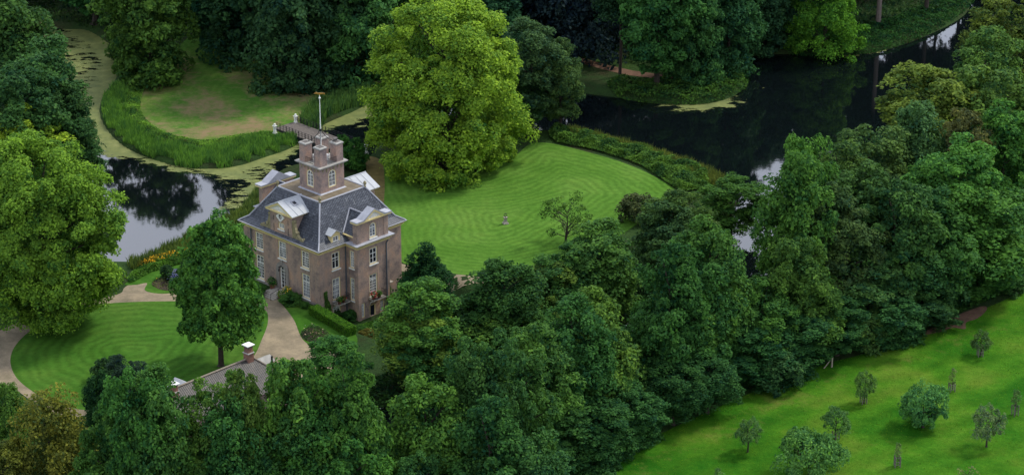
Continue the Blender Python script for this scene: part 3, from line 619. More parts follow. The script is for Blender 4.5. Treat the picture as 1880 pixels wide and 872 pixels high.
# front door: arched glazed door in a stone surround
fd = window(FRONT, 6.75, 8.05, .35, 3.75, 2, 6, 'glass', arch=True, sill=0, transom=2.95, nm='door', mull=.09, frmat='white', frame=.09, dp=.2)
q = MB(); cx, zc = 7.4, 3.1
for a0, a1 in ((6.15, 6.75), (8.05, 8.65)): FRONT.box(q, a0, a1, .3, zc, .003, .16)
for k in range(14):
    t0, t1 = math.pi * k / 14, math.pi * (k + 1) / 14
    FRONT.poly(q, [(cx + 1.25 * math.cos(t0), zc + 1.25 * math.sin(t0)), (cx + 1.25 * math.cos(t1), zc + 1.25 * math.sin(t1)), (cx + .65 * math.cos(t1), zc + .65 * math.sin(t1)), (cx + .65 * math.cos(t0), zc + .65 * math.sin(t0))], .003, .16)
FRONT.box(q, 7.2, 7.6, 4.2, 4.62, .165, .3)
q.build('door_surround', M['pstone'], house)
q = MB(); FRONT.box(q, 7.28, 7.52, 3.75, 3.8, .2, .75); q.tube([FRONT.P(7.4, 3.79, .7), FRONT.P(7.4, 3.5, .7)], .02, 5); q.lathe(*FRONT.P(7.4, 0, .7)[:2], [(.02, 3.52), (.13, 3.46), (.1, 3.18), (.03, 3.14)], 8); q.build('door_lantern', M['iron'], house)
# cornice rings following the outline with its bays
OUT = [(0, 0), (BX0, 0), (BX0, -BD), (BX1, -BD), (BX1, 0), (LX, 0), (LX, LY), (BX1, LY), (BX1, LY + BD), (BX0, LY + BD), (BX0, LY), (0, LY)]
def offset(P, d):
    r = []; n = len(P)
    for i in range(n):
        a, b, c_ = Vector(P[i - 1]), Vector(P[i]), Vector(P[(i + 1) % n])
        e1, e2 = (b - a).normalized(), (c_ - b).normalized()
        r.append(tuple(b + Vector((e1.y, -e1.x)) * d + Vector((e2.y, -e2.x)) * d))
    return r
def band(mb, P, o0, o1, z0, z1, inn=-.25):
    a, b, c_ = offset(P, o0), offset(P, o1), offset(P, inn); n = len(P)
    V = [(x, y, z0) for x, y in a] + [(x, y, z1) for x, y in b] + [(x, y, z1) for x, y in c_] + [(x, y, z0) for x, y in c_]
    mb.add(V, [(k * n + i, k * n + (i + 1) % n, ((k + 1) % 4) * n + (i + 1) % n, ((k + 1) % 4) * n + i) for k in range(4) for i in range(n)])
q = MB(); band(q, OUT, .1, .1, 7.45, 7.62); band(q, OUT, .14, .26, 7.622, 7.78); band(q, OUT, .44, .5, 7.90, 8.02)
for F, a0, a1 in ((FRONT, 0, LY), (SIDE, 0, BX0), (SIDE, BX1, LX), (BAY, BX0, BX1), (BAYL, 0, BD)):
    k = a0 + .2
    while k < a1: F.box(q, k, k + .2, 7.785, 7.897, .0, .40); k += .42
q.build('cornice', M['cream'], house)
q = MB(); band(q, OUT, .5, .62, 8.023, 8.16, -.9); q.build('gutter', M['lead'], house)
# main roof: bell-cast hips up to a flat
I0, I1, I2 = (-.45, 8.17), (.55, 8.78), (3.35, 12.95)
def rect(i): return [(i[0], i[0], i[1]), (LX - i[0], i[0], i[1]), (LX - i[0], LY - i[0], i[1]), (i[0], LY - i[0], i[1])]
q = MB(); r0, r1, r2 = rect(I0), rect(I1), rect(I2)
for a, b in ((r0, r1), (r1, r2)):
    for i in range(4): q.add([a[i], a[(i + 1) % 4], b[(i + 1) % 4], b[i]], [(0, 1, 2, 3)])
roof = q.build('roof', M['slate'], house)
q = MB(); q.box(3.3, LX - 3.3, 3.3, LY - 3.3, 12.7, 12.99); q.build('flat_roof', M['flat'], house)
q = MB()
for i in range(4):
    q.tube([Vector(r0[i]) + Vector((0, 0, .04)), Vector(r1[i]) + Vector((0, 0, .05)), Vector(r2[i]) + Vector((0, 0, .05))], .11, 6)
    q.tube([Vector(r2[i]) + Vector((0, 0, .06)), Vector(r2[(i + 1) % 4]) + Vector((0, 0, .06))], .12, 6)
q.build('ridge_capping', M['lead'], house)
for (x, y, z) in r2:
    q = MB(); q.lathe(x, y, [(.16, 13.0), (.2, 13.1), (.08, 13.2), (.2, 13.4), (.24, 13.55), (.16, 13.75), (.05, 13.85)], 8); q.build('finial', M['mossy'], house)
def plane_roof(mb, pts): mb.add(pts, [tuple(range(len(pts)))])
# attic storeys over the two bays
def attic(F, mir):
    w_ = MB(); a0, a1 = BX0 + .05, BX1 - .05
    wall(w_, Fc(F.o[0] - F.n[0] * .12, F.o[1] - F.n[1] * .12, *F.t, *F.n), a0, a1, 8.1, 11.1, [(7.05, 8.3, 8.4, 10.5, 1)])
    for b0, b1 in ((a0, a0 + .7), (a1 - .7, a1)): F.box(w_, b0, b1, 8.1, 11.098, -.118, -.03)
    for b0, b1 in ((a0 + .001, a0 + .3), (a1 - .3, a1 - .001)): F.box(w_, b0, b1, 8.1, 11.095, -.85, -.13)
    F.box(w_, a0 + .3, 6.9, 8.1, 11.095, -.85, -.45); F.box(w_, 8.45, a1 - .3, 8.1, 11.095, -.85, -.45); F.box(w_, 6.9, 8.45, 10.6, 11.095, -.85, -.45)
    F.box(w_, a0 + .35, a0 + .6, 8.1, 8.88, -2.9, -.86); F.box(w_, a1 - .6, a1 - .35, 8.1, 8.88, -2.9, -.86)
    wo = w_.build('attic_wall', M['brick'], house)
    F3 = Fc(F.o[0] - F.n[0] * .12, F.o[1] - F.n[1] * .12, *F.t, *F.n)
    window(F3, 7.05, 8.3, 8.4, 10.5, 2, 4, 'curtain', arch=True, transom=9.75, parent=wo)
    c_ = MB(); F.box(c_, a0 - .35, a1 + .35, 11.1, 11.3, -.95, .32); F.poly(c_, [(5.75, 11.302), (6.1, 11.302), (7.6, 12.25), (9.1, 11.302), (9.45, 11.302), (7.6, 12.5)], -.1, .34)
    F.box(c_, a0 + .2, a0 + .45, 8.882, 9.0, -2.9, -.86); F.box(c_, a0 + .08, a0 + .34, 8.84, 8.98, -2.95, -.9)
    c_.build('attic_cornice', M['cream'], wo)
    t_ = MB(); F.poly(t_, [(6.1, 11.304), (9.1, 11.304), (7.6, 12.24)], -.1, .12)
    for k in range(-2, 3): F.box(t_, 7.6 + k * .42 - .1, 7.6 + k * .42 + .1, 11.36, 11.52 + .12 * (2 - abs(k)), .121, .2)
    t_.build('pediment', M['white'], wo)
    g_ = MB()
    for b0, b1 in ((a0 - .38, a0 + .75), (a1 - .75, a1 + .38)): F.box(g_, b0, b1, 11.302, 11.46, -.98, .36)
    F.poly(g_, [(5.3, 11.303), (5.75, 11.303), (7.6, 12.502), (9.45, 11.303), (9.9, 11.303), (7.6, 12.66)], -.98, .36)
    F.poly(g_, [(5.75, 11.303), (9.45, 11.303), (7.6, 12.50)], -.98, -.5)
    F.box(g_, a0 + .75, a1 - .75, 11.301, 11.38, -.98, -.101)
    g_.build('coping', M['lead'], wo)
    # gable roof running back into the main slope
    rz, ez, e0, e1 = 11.3, 8.98, a0 + .2, a1 - .2
    db = -.86; yb = lambda z: -(BD + .55 + (z - 8.78) * (2.8 / 4.17))
    m_ = MB()
    plane_roof(m_, [F.P(e0, ez, db), F.P(e0, ez, yb(ez)), F.P(7.6, rz, yb(rz)), F.P(7.6, rz, db)]); plane_roof(m_, [F.P(e1, ez, db), F.P(7.6, rz, db), F.P(7.6, rz, yb(rz)), F.P(e1, ez, yb(ez))])
    m_.build('attic_roof', M['slate'], wo)
    r_ = MB(); r_.tube([F.P(7.6, rz + .04, db), F.P(7.6, rz + .04, yb(rz))], .1, 6)
    for e in (e0, e1): r_.tube([F.P(7.6, rz + .04, yb(rz)), F.P(e, ez + .05, yb(ez))], .1, 6)
    r_.build('attic_capping', M['lead'], wo)
attic(BAY, 0); attic(BAY2, 1)
# zinc-roofed pedimented dormers on the entrance front and the back
def dormer(F, front):
    a0, a1, cx = 5.2, 9.55, 7.4
    w_ = MB(); wall(w_, Fc(F.o[0] + F.n[0] * .05, F.o[1] + F.n[1] * .05, *F.t, *F.n), a0, a1, 8.02, 11.4, [(6.75, 7.95, 9.05, 9.95)] if front else [])
    for b in (a0, a1): w_.add([F.P(b, 8.02, .05), F.P(b, 8.02, -3.2), F.P(b, 11.4, -3.2), F.P(b, 11.4, .05)], [(0, 1, 2, 3)])
    wo = w_.build('dormer_wall', M['brick'], house)
    if front:
        F3 = Fc(F.o[0] + F.n[0] * .05, F.o[1] + F.n[1] * .05, *F.t, *F.n)
        window(F3, 6.75, 7.95, 9.05, 9.95, 4, 2, 'glass', transom=0, parent=wo)
        c_ = MB(); n = 14
        for k in range(n):
            t0, t1 = 2 * math.pi * k / n, 2 * math.pi * (k + 1) / n
            f0 = 1 + .2 * math.cos(4 * t0); f1 = 1 + .2 * math.cos(4 * t1)
            F.poly(c_, [(cx + .66 * f0 * math.cos(t0), 10.8 + .56 * f0 * math.sin(t0)), (cx + .66 * f1 * math.cos(t1), 10.8 + .56 * f1 * math.sin(t1)), (cx + .34 * math.cos(t1), 10.82 + .36 * math.sin(t1)), (cx + .34 * math.cos(t0), 10.82 + .36 * math.sin(t0))], .055, .2)
        c_.build('cartouche', M['white'], wo)
        c_ = MB(); F.poly(c_, [(cx + .36 * math.cos(2 * math.pi * k / 12), 10.82 + .38 * math.sin(2 * math.pi * k / 12)) for k in range(12)], .054, .08); co_ = c_.build('oval_window', M['glass'], wo)
        c_ = MB(); F.box(c_, cx - .02, cx + .02, 10.47, 11.17, .085, .11); F.box(c_, cx - .33, cx - .021, 10.8, 10.84, .085, .11); F.box(c_, cx + .021, cx + .33, 10.8, 10.84, .085, .11); c_.build('sash', M['white'], co_)
        for a in (5.95, 8.85):
            for z0_, z1_ in ((8.5, 9.55), (10.0, 10.7)): c_ = MB(); F.box(c_, a - .055, a + .055, z0_, z1_, .051, .06); c_.build('wall_anchor', M['iron'], wo)
        for sg, b in ((1, a1), (-1, a0)):
            c_ = MB(); prof = [(0, 8.17), (2.1, 8.17), (2.25, 8.4), (2.0, 8.6), (1.5, 8.62), (1.05, 8.85), (.75, 9.3), (.5, 9.9), (.38, 10.4), (.3, 10.8), (0, 10.9)]
            F.poly(c_, [(b + sg * (x + .004), z) for x, z in prof], -.42, .0)
            for rr_, x_, z_ in ((.3, 1.85, 8.5), (.22, .22, 10.7), (.25, .7, 9.2)): F.poly(c_, [(b + sg * (x_ + rr_ * math.cos(k * .785)), z_ + rr_ * math.sin(k * .785)) for k in range(8)], -.46, .07)
            c_.build('scroll_wing', M['mossy'], wo)
    c_ = MB(); F.box(c_, a0 - .5, a1 + .5, 11.402, 11.58, -.5, .42)
    for b0, b1 in ((a0 - .5, a0 - .05), (a1 + .05, a1 + .5)): F.box(c_, b0, b1, 11.404, 11.57, -2.7, -.502)
    F.poly(c_, [(a0 - .6, 11.583), (a0 - .05, 11.583), (cx, 12.62), (a1 + .05, 11.583), (a1 + .6, 11.583), (cx, 12.86)], -.3, .44)
    c_.build('dormer_cornice', M['cream'], wo)
    c_ = MB(); F.poly(c_, [(a0 - .05, 11.585), (a1 + .05, 11.585), (cx, 12.61)], -.2, .2)
    for k in range(-2, 3): F.poly(c_, [(cx + k * .5 + .16 * math.cos(j * 1.05), 11.8 + .1 * (2 - abs(k)) + .13 * math.sin(j * 1.05)) for j in range(6)], .201, .3)
    c_.build('pediment', M['white'], wo)
    z_ = MB()
    for sg, b in ((1, a1 + .68), (-1, a0 - .68)):
        e = F.P(b, 11.56, 0); pts = [F.P(b, 11.56, .5), F.P(cx, 12.93, .5), F.P(cx, 12.93, -3.75), F.P(b, 11.56, -2.55)]
        z_.prism(pts, (0, 0, .07))
        for k in range(1, 4):
            dd_ = .5 - k * 1.02; f_ = 1.0; z_.tube([F.P(b, 11.66, dd_), F.P(cx, 13.03, dd_)], .035, 4)
    z_.tube([F.P(cx, 13.01, .52), F.P(cx, 13.01, -3.7)], .08, 6)
    zo = z_.build('dormer_roof', M['zinc'], wo)
    if front:
        def sp(a, d): zz = 11.56 + (12.93 - 11.56) * (cx - a) / (cx - (a0 - .68)) * -1 + (12.93 - 11.56); return F.P(a, zz, d)
        k_ = MB()
        def onr(a, d, up): return F.P(a, 12.93 - (cx - a) * (12.93 - 11.56) / (cx - a0 + .68) + up, d)
        a_, b_, c0, c1 = 6.05, 6.8, -1.95, -1.15
        for (p0, p1, q0, q1) in ((a_, b_, c0, c0 + .12), (a_, b_, c1 - .12, c1), (a_, a_ + .12, c0 + .12, c1 - .12), (b_ - .12, b_, c0 + .12, c1 - .12)):
            k_.prism([onr(p0, q0, .072), onr(p1, q0, .072), onr(p1, q1, .072), onr(p0, q1, .072)], (0, 0, .12))
        ko = k_.build('skylight', M['lead'], zo)
        k_ = MB(); k_.prism([onr(a_ + .12, c0 + .12, .08), onr(b_ - .12, c0 + .12, .08), onr(b_ - .12, c1 - .12, .08), onr(a_ + .12, c1 - .12, .08)], (0, 0, .06)); k_.build('pane', M['glass'], ko)
dormer(FRONT, True); dormer(BACK, False)
# little cream dormer on the right-hand slope
q = MB(); wall(q, Fc(0, .1, 1, 0, 0, -1), 2.35, 3.85, 8.18, 9.55, [(2.6, 3.6, 8.5, 9.25)])
for b in (2.35, 3.85): q.add([(b, .1, 8.18), (b, 1.2, 8.18), (b, 1.2, 9.55), (b, .1, 9.55)], [(0, 1, 2, 3)])
q.add([(2.35, .1, 9.55), (3.85, .1, 9.55), (3.1, .1, 9.95)], [(0, 1, 2)])
sdm = q.build('small_dormer', M['cream'], house)
window(Fc(0, .1, 1, 0, 0, -1), 2.6, 3.6, 8.5, 9.25, 2, 2, 'glass', transom=0, sill=0, parent=sdm, frmat='white', frame=.04, dp=.1)
q = MB()
for b in (2.1, 4.1): q.prism([(b, -.1, 9.45), (3.1, -.1, 10.05), (3.1, 1.5, 10.05), (b, 1.2, 9.45)], (0, 0, .06))
q.build('dormer_roof', M['zinc'], sdm)
# tower
TX, TY, TH = 7.4, 7.4, 2.1
tw = MB()
TF = [Fc(TX - TH, TY - TH, 0, 1, -1, 0), Fc(TX - TH, TY - TH, 1, 0, 0, -1), Fc(TX + TH, TY - TH, 0, 1, 1, 0), Fc(TX - TH, TY + TH, 1, 0, 0, 1)]
for F in TF: wall(tw, F, 0, 2 * TH, 12.9, 16.5, [(1.42, 2.78, 13.6, 16.05, 1)], .25)
two = tw.build('tower', M['tbrick'], house)
for F in TF: window(F, 1.42, 2.78, 13.6, 16.05, 4, 4, 'glass', arch=True, transom=15.35, parent=two, sill=0, dp=.1)
q = MB(); q.frus(TX, TY, 12.99, 13.12, TH + .22, TH + .22, TH + .06, TH + .06); q.build('lead_skirt', M['lead'], two)
q = MB(); q.frus(TX, TY, 16.5, 16.7, TH + .08, TH + .08, TH + .3, TH + .3); q.frus(TX, TY, 16.702, 16.86, TH + .42, TH + .42, TH + .45, TH + .45); q.build('tower_cornice', M['cap'], two)
for F in TF:   # row of small corbel blocks
    q = MB()
    for k in range(6):
        a = .35 + k * .66; F.box(q, a, a + .16, 16.1 - .15 * (k % 2), 16.498, .001, .07)
    q.build('corbel_row', M['mossy'], two)
for sx in (-1, 1):
    for sy in (-1, 1):
        cx, cy = TX + sx * 1.45, TY + sy * 1.45
        q = MB(); q.frus(cx, cy, 16.862, 19.25, .62, .62, .6, .6); ch = q.build('chimney', M['tbrick'], two)
        q = MB(); q.frus(cx, cy, 19.252, 19.4, .66, .66, .7, .7); q.frus(cx, cy, 19.4, 19.5, .7, .7, .6, .6); q.build('chimney_cap', M['cap'], ch)
        q = MB(); q.box(cx - .4, cx + .4, cy - .4, cy + .4, 19.502, 19.53); q.build('flue_top', M['soot'], ch)
        if sx == 1 and sy == -1: q = MB(); q.frus(cx, cy + .2, 19.53, 19.8, .22, .16, .2, .14); q.frus(cx, cy + .2, 19.84, 19.9, .28, .22, .28, .22); q.box(cx - .12, cx - .06, cy + .1, cy + .3, 19.8, 19.84); q.build('chimney_cowl', M['soot'], ch)
for F in TF:
    q = MB()
    for z in (17.05, 17.75): F.box(q, 1.3, 2.9, z, z + .04, .08, .11)
    for k in range(11): F.box(q, 1.32 + k * .155, 1.345 + k * .155, 17.09, 17.75, .085, .105)
    q.build('railing', M['iron'], two)
q = MB(); q.frus(TX, TY, 16.862, 17.5, .75, .75, .7, .7); q.frus(TX, TY, 17.5, 17.62, .85, .85, .8, .8); q.build('roof_hatch', M['white'], two)
q = MB(); q.tube([(TX, TY, 17.6), (TX, TY, 21.3), (TX, TY, 25.5)], [.085, .075, .045], 8); fp = q.build('flag_mast', M['white'], two)
q = MB(); q.lathe(TX, TY, [(.15, 20.95), (.19, 21.0), (.19, 21.25), (.15, 21.3)], 8)
for sx in (-1, 1):
    for sy in (-1, 1): q.tube([(TX + sx * .12, TY + sy * .12, 21.0), (TX + sx * .3, TY + sy * .3, 20.5), (TX + sx * .75, TY + sy * .75, 19.85), (TX + sx * 1.2, TY + sy * 1.2, 19.54)], .045, 5)
q.build('mast_stay', M['iron'], fp)
q = MB(); q.lathe(TX, TY, [(.05, 25.45), (.16, 25.6), (.05, 25.78), (.04, 26.1)], 8); q.build('mast_ball', M['white'], fp)
q = MB(); F = Fc(TX, TY, math.cos(R_(-50)), math.sin(R_(-50)), math.sin(R_(50)), math.cos(R_(-50)))
F.poly(q, [(-.75, 26.2), (-.35, 26.12), (.2, 26.12), (.5, 26.2), (.75, 26.1), (.7, 26.3), (.3, 26.34), (-.3, 26.32), (-.45, 26.45)], -.03, .03); q.lathe(TX, TY, [(.03, 26.0), (.07, 26.06), (.03, 26.12)], 6); q.build('weather_vane', M['gold'], fp)
# pipes
for pts in ([(BX0 - .12, -.12, Z0), (BX0 - .12, -.12, 7.4)], [(9.85, -BD - .1, Z0), (9.85, -BD - .1, 7.0), (10.0, -BD - .3, 7.5)], [(BX1 + .3, -.1, Z0), (BX1 + .3, -.1, 7.4)], [(-.15, 13.6, -.5), (-.15, 13.6, 7.4)]):
    q = MB(); q.tube(pts, .085, 6); q.build('drain_pipe', M['pipe'], house)
# balconies
def balcony(F, a0, a1, z, depth, red):
    q = MB(); F.box(q, a0, a1, z - .14, z, .08, depth); bo = q.build('balcony', M['stone'], house)
    r = MB()
    for zz in (z + .12, z + .95): F.box(r, a0, a1, zz, zz + .035, depth - .04, depth - .01); F.box(r, a0, a0 + .03, zz, zz + .035, .1, depth - .041); F.box(r, a1 - .03, a1, zz, zz + .035, .1, depth - .041)
    k = a0
    while k < a1: F.box(r, k, k + .025, z, z + .95, depth - .035, depth - .015); k += .14
    for k in range(1, int(depth / .16)): F.box(r, a0 + .003, a0 + .023, z, z + .95, k * .16, k * .16 + .02); F.box(r, a1 - .023, a1 - .003, z, z + .95, k * .16, k * .16 + .02)
    r.build('railing', M['iron'], bo)
    for b in (a0 + .15, a1 - .15):
        k_ = MB(); k_.tube([F.P(b, z - 1.0, .08), F.P(b, z - .55, .25), F.P(b, z - .2, depth - .15)], .05, 5); k_.tube([F.P(b, z - .17, .08), F.P(b, z - .17, depth - .1)], .04, 5); k_.build('bracket', M['white'], bo)
    return bo
balcony(SIDE, 2.0, 4.35, -.02, 1.25, 0); balcony(BAY, 6.5, 8.75, -.08, 1.1, 1)
q = MB(); BAYR.box(q, .9, 1.8, 1.2, 1.35, .01, .4); q = MB(); SIDE.box(q, 10.9, 12.7, -.12, 0, .01, .6); q.build('ledge', M['stone'], house)
# entrance steps
st = empty('entrance_steps', (N0[0], N0[1], 0), HA, label='grey stone landing and steps with an iron handrail at the arched front door', cat='steps')
q = MB(); FRONT.box(q, 6.2, 8.6, -.4, .34, .14, 1.9); FRONT.box(q, 8.602, 9.1, -.4, .2, .14, 1.9); q.build('landing', M['stone'], st)
for k in range(4):
    q = MB(); FRONT.box(q, 6.1, 8.9, -.4, .25 - .09 * k * 1.0, 1.902 + .36 * k, 2.26 + .36 * k); q.build('step', M['stone'], st)
q = MB()
for d, z in ((.3, .34), (1.85, .34), (3.2, .05)): q.tube([FRONT.P(6.3, z - .1, d), FRONT.P(6.3, z + .9, d)], .035, 5)
q.tube([FRONT.P(6.3, 1.24, .3), FRONT.P(6.3, 1.24, 1.85), FRONT.P(6.3, .95, 3.2)], .035, 5); q.build('handrail', M['iron'], st)
q = MB(); q.box(BX0 + .1, BX1 - .1, -BD + .1, .4, 7.9, 8.12); q.box(BX0 + .1, BX1 - .1, LY - .4, LY + BD - .1, 7.9, 8.12); q.build('bay_roof', M['lead'], house)

# ================================================================ COACH HOUSE at the bottom of the lawn
ca = R_(46); ce = np.array([-31.6, 290.1])
coach = empty('coach_house', (ce[0], ce[1], 0), ca, label='low coach house with old brown pantiled hipped roof half hidden by trees', cat='outbuilding')
# local +x along the ridge towards the hipped end, origin under the ridge end
q = MB(); q.box(-15, 3.0, -3.4, 3.4, -.5, 3.0); q.build('wall', M['brick'], coach)
q = MB(); e = 3.8
q.add([(-15.4, -e, 2.95), (3.4, -e, 2.95), (0, 0, 6.1), (-15.4, 0, 6.1), (3.4, e, 2.95), (-15.4, e, 2.95)], [(0, 1, 2, 3), (1, 4, 2), (4, 5, 3, 2), (0, 3, 5)])
cro = q.build('roof', M['oldtile'], coach)
q = MB(); q.tube([(-15.4, 0, 6.16), (0, 0, 6.16)], .12, 6); q.tube([(0, 0, 6.16), (3.4, -e, 3.0)], .1, 6); q.tube([(0, 0, 6.16), (3.4, e, 3.0)], .1, 6); q.build('ridge_tiles', M['terra'] if 0 else simple('ridge_tile', (.26, .22, .17), .9, .3, 4), cro)
def stack(x, y, zb, zt):
    q = MB(); q.frus(x, y, zb, zt - .7, .45, .45, .45, .45); q.frus(x, y, zt - .7, zt, .40, .40, .36, .36); c_ = q.build('chimney', M['brick'] if 0 else brick_mat('pink_brick%d' % int(-x), (.24, .13, .10), (.30, .17, .13), (.3, .2, .15)), cro)
    q = MB(); q.frus(x, y, zt - .78, zt - .69, .55, .55, .5, .5); q.build('chimney_band', M['cap'], c_)
    q = MB(); q.frus(x, y, zt, zt + .22, .42, .42, .42, .42); q.build('flue_top', M['soot'], c_)
    q = MB(); q.frus(x, y, zt + .222, zt + .30, .58, .58, .58, .58); q.frus(x, y, zt + .30, zt + .34, .58, .58, .5, .5); q.build('chimney_lid', M['white'], c_)
stack(-.5, 0, 5.3, 7.7); stack(-12.7, -.6, 4.6, 6.9)
q = MB(); q.tube([(2.9, -.3, 4.2), (2.9, -.3, 5.4)], .13, 6); q.build('flue_pipe', M['iron'], cro)
q = MB(); q.box(1.9, 3.6, .3, 1.9, 3.6, 4.35); q.add([(1.7, .1, 4.36), (3.8, .1, 4.36), (3.8, 1.1, 4.9), (1.7, 1.1, 4.9), (3.8, 2.1, 4.36), (1.7, 2.1, 4.36)], [(0, 1, 2, 3), (3, 2, 4, 5)]); q.build('roof_dormer', M['cap'], cro)
q = MB(); q.box(-9.6, -7.4, 1.2, 4.2, 3.1, 4.0); q.add([(-9.8, 1.0, 4.01), (-9.8, 4.4, 4.01), (-8.5, 4.4, 4.9), (-8.5, 1.0, 4.9), (-7.2, 4.4, 4.01), (-7.2, 1.0, 4.01)], [(0, 1, 2, 3), (3, 2, 4, 5)]); q.build('zinc_dormer', M['zinc'], cro)

# ================================================================ BRIDGE
b0, b1 = np.array(G(524, 233)), np.array(G(640, 277)); bd = (b1 - b0) / np.linalg.norm(b1 - b0); BLn = float(np.linalg.norm(b1 - b0)); ba = math.atan2(bd[1], bd[0])
br = empty('garden_bridge', (b0[0], b0[1], 0), ba, label='flat plank footbridge with thin dark railings crossing to the island lawn', cat='bridge')
BWd = 2.1
q = MB(); k = 0.0
while k < BLn: q.box(k, k + .27, -BWd, BWd, .28, .36); k += .3
q.build('deck', M['wood'], br)
q = MB(); q.box(0, BLn, -BWd - .08, -BWd + .12, -.15, .3); q.box(0, BLn, BWd - .12, BWd + .08, -.15, .3); q.build('beam', M['iron'], br)
for x in (BLn * .3, BLn * .65):
    q = MB(); q.box(x - .12, x + .12, -BWd + .2, BWd - .2, -1.8, -.16); q.build('pier', M['wood'], br)
for sy in (-1, 1):
    q = MB(); k = .5
    while k < BLn: q.tube([(k, sy * BWd, .3), (k, sy * BWd, 1.35)], .045 if int(k * 10) % 3 else .07, 5); k += .75
    for z in (.7, 1.0, 1.3): q.tube([(.3, sy * BWd, z), (BLn - .2, sy * BWd, z)], .028, 4)
    q.build('railing', M['iron'], br)
posts = []
for i, (px, py, side) in enumerate(((505, 247, 'nearest the reeds, at the island end of the footbridge'), (543, 229, 'on the far side of the footbridge at its island end'), (672, 283, 'by the round bush at the house end of the footbridge'))):
    gx, gy = G(px, py)
    o = empty('stone_pillar', (gx, gy, 0), ba, label='white stone pillar ' + side, cat='pillar', group='white pillars at the footbridge'); o.scale = (.72, .72, .72)
    q = MB(); q.frus(0, 0, -.1, .35, .42, .42, .42, .42); q.frus(0, 0, .352, .45, .42, .42, .32, .32); q.build('base', M['white'], o)
    q = MB(); q.frus(0, 0, .45, 1.05, .3, .3, .22, .22); q.frus(0, 0, 1.05, 1.9, .22, .22, .3, .3); q.build('shaft', M['white'], o)
    q = MB(); q.frus(0, 0, 1.9, 2.02, .4, .4, .4, .4); q.lathe(0, 0, [(.2, 2.02), (.28, 2.15), (.24, 2.4), (.08, 2.5)], 8); q.build('capital', M['white'], o)

# ================================================================ SUNDIAL on the lawn
gx, gy = G(928, 411)
o = empty('sundial', (gx, gy, 0), .4, label='mossy stone sundial pedestal with an open metal ring standing alone on the big lawn', cat='sundial'); o.scale = (.78, .78, .9)
q = MB(); q.frus(0, 0, -.05, .18, .48, .48, .48, .48); q.frus(0, 0, .18, .4, .4, .4, .28, .28); q.frus(0, 0, .4, .95, .26, .26, .2, .2); q.frus(0, 0, .95, 1.15, .24, .24, .34, .34); q.build('pedestal', M['stone'], o)
q = MB()
for ax in range(3):
    pts = []
    for k in range(17):
        t_ = 2 * math.pi * k / 16; a, b = .3 * math.cos(t_), .3 * math.sin(t_)
        pts.append([(a, 0, 1.5 + b), (0, a, 1.5 + b), (a, b * .9, 1.5 + b * .4)][ax])
    q.tube(pts, .03, 4, cap=False)
q.tube([(0, 0, 1.14), (0, 0, 1.25)], .04, 5); q.build('ring_dial', M['iron'], o)

# ================================================================ PLANTS near the house
def blades(name, region, n, h0, h1, wd, col, mat, seed, lean=.25, mask=None, tipcol=None, label=None, cat=None, z=None, kind='stuff'):
    rng = np.random.default_rng(seed); x0, y0 = region.min(0); x1, y1 = region.max(0); X = rng.uniform(x0, x1, n * 6); Y = rng.uniform(y0, y1, n * 6)
    ok = inside(X, Y, region)
    if mask is not None: ok &= mask(X, Y)
    X, Y = X[ok][:n], Y[ok][:n]; Z = height(X, Y) if z is None else np.full(len(X), z); m_ = len(X)
    Hh = rng.uniform(h0, h1, m_); a = rng.uniform(0, 6.28, m_); la = rng.uniform(0, 6.28, m_); lr = Hh * lean * rng.uniform(0, 1, m_)
    cl_ = .5 + .5 * np.sin(X * 1.3 + 2 * np.sin(Y * .9)) * np.sin(Y * 1.7 + 1.5 * np.sin(X * .7)); Hh = Hh * (.65 + .5 * cl_)
    s_ = wd * rng.uniform(.6, 1.3, m_); dx, dy = np.cos(a) * s_, np.sin(a) * s_
    V = np.stack([np.stack([X - dx, Y - dy, Z - .1], -1), np.stack([X + dx, Y + dy, Z - .1], -1), np.stack([X + dx * .6 + np.cos(la) * lr * .5, Y + dy * .6 + np.sin(la) * lr * .5, Z + Hh * .65], -1), np.stack([X + np.cos(la) * lr, Y + np.sin(la) * lr, Z + Hh], -1)], 1).reshape(-1, 3)
    me = np_mesh(name, V, np.arange(m_ * 4).reshape(m_, 4), 4, {'tint': np.repeat(np.clip(rng.uniform(0, .6, m_) + .5 * (1 - cl_), 0, 1), 4)})
    o = link(name, me, mat, label=label, kind=kind); o.color = (*col, 1); return o
def scrub(name, region, n, zr, leaf, col, seed, label, lumpy=1.2, kind='stuff', cat=None, mask=None):
    """low leafy cover: hummocks of leaves over an area"""
    rng = np.random.default_rng(seed); x0, y0 = region.min(0); x1, y1 = region.max(0); X = rng.uniform(x0, x1, n * 6); Y = rng.uniform(y0, y1, n * 6)
    ok = inside(X, Y, region)
    if mask is not None: ok &= mask(X, Y)
    X, Y = X[ok][:n], Y[ok][:n]; a = rng.uniform(0, 6, 6)
    hm = .55 + .45 * np.sin(X * lumpy + a[0] + 1.3 * np.sin(Y * lumpy * .7 + a[1])) * np.sin(Y * lumpy * 1.1 + a[2] + np.sin(X * lumpy * .6 + a[3]))
    d = dist(X, Y, region); hm = hm * smooth(0, .9, d) + .08
    base = np.maximum(height(X, Y), WL - .1)
    Z = base + (zr[0] + (zr[1] - zr[0]) * hm) * rng.uniform(.35, 1, len(X)) ** .4
    P = np.stack([X, Y, Z], -1); Nn = nrm(rng.normal(size=P.shape) * .7 + [0, 0, .9])
    tint = np.clip(.5 + .35 * np.sin(X * .9 + a[4]) * np.sin(Y * 1.1 + a[5]) + rng.normal(0, .22, len(X)), 0, 1)
    V, F, A = leaves(P, Nn, leaf, tint, rng); me = np_mesh(name, V, F, 4, {'tint': A}); o = link(name, me, M['leaf'], label=label, kind=kind, cat=cat); o.color = (*col, 1); return o
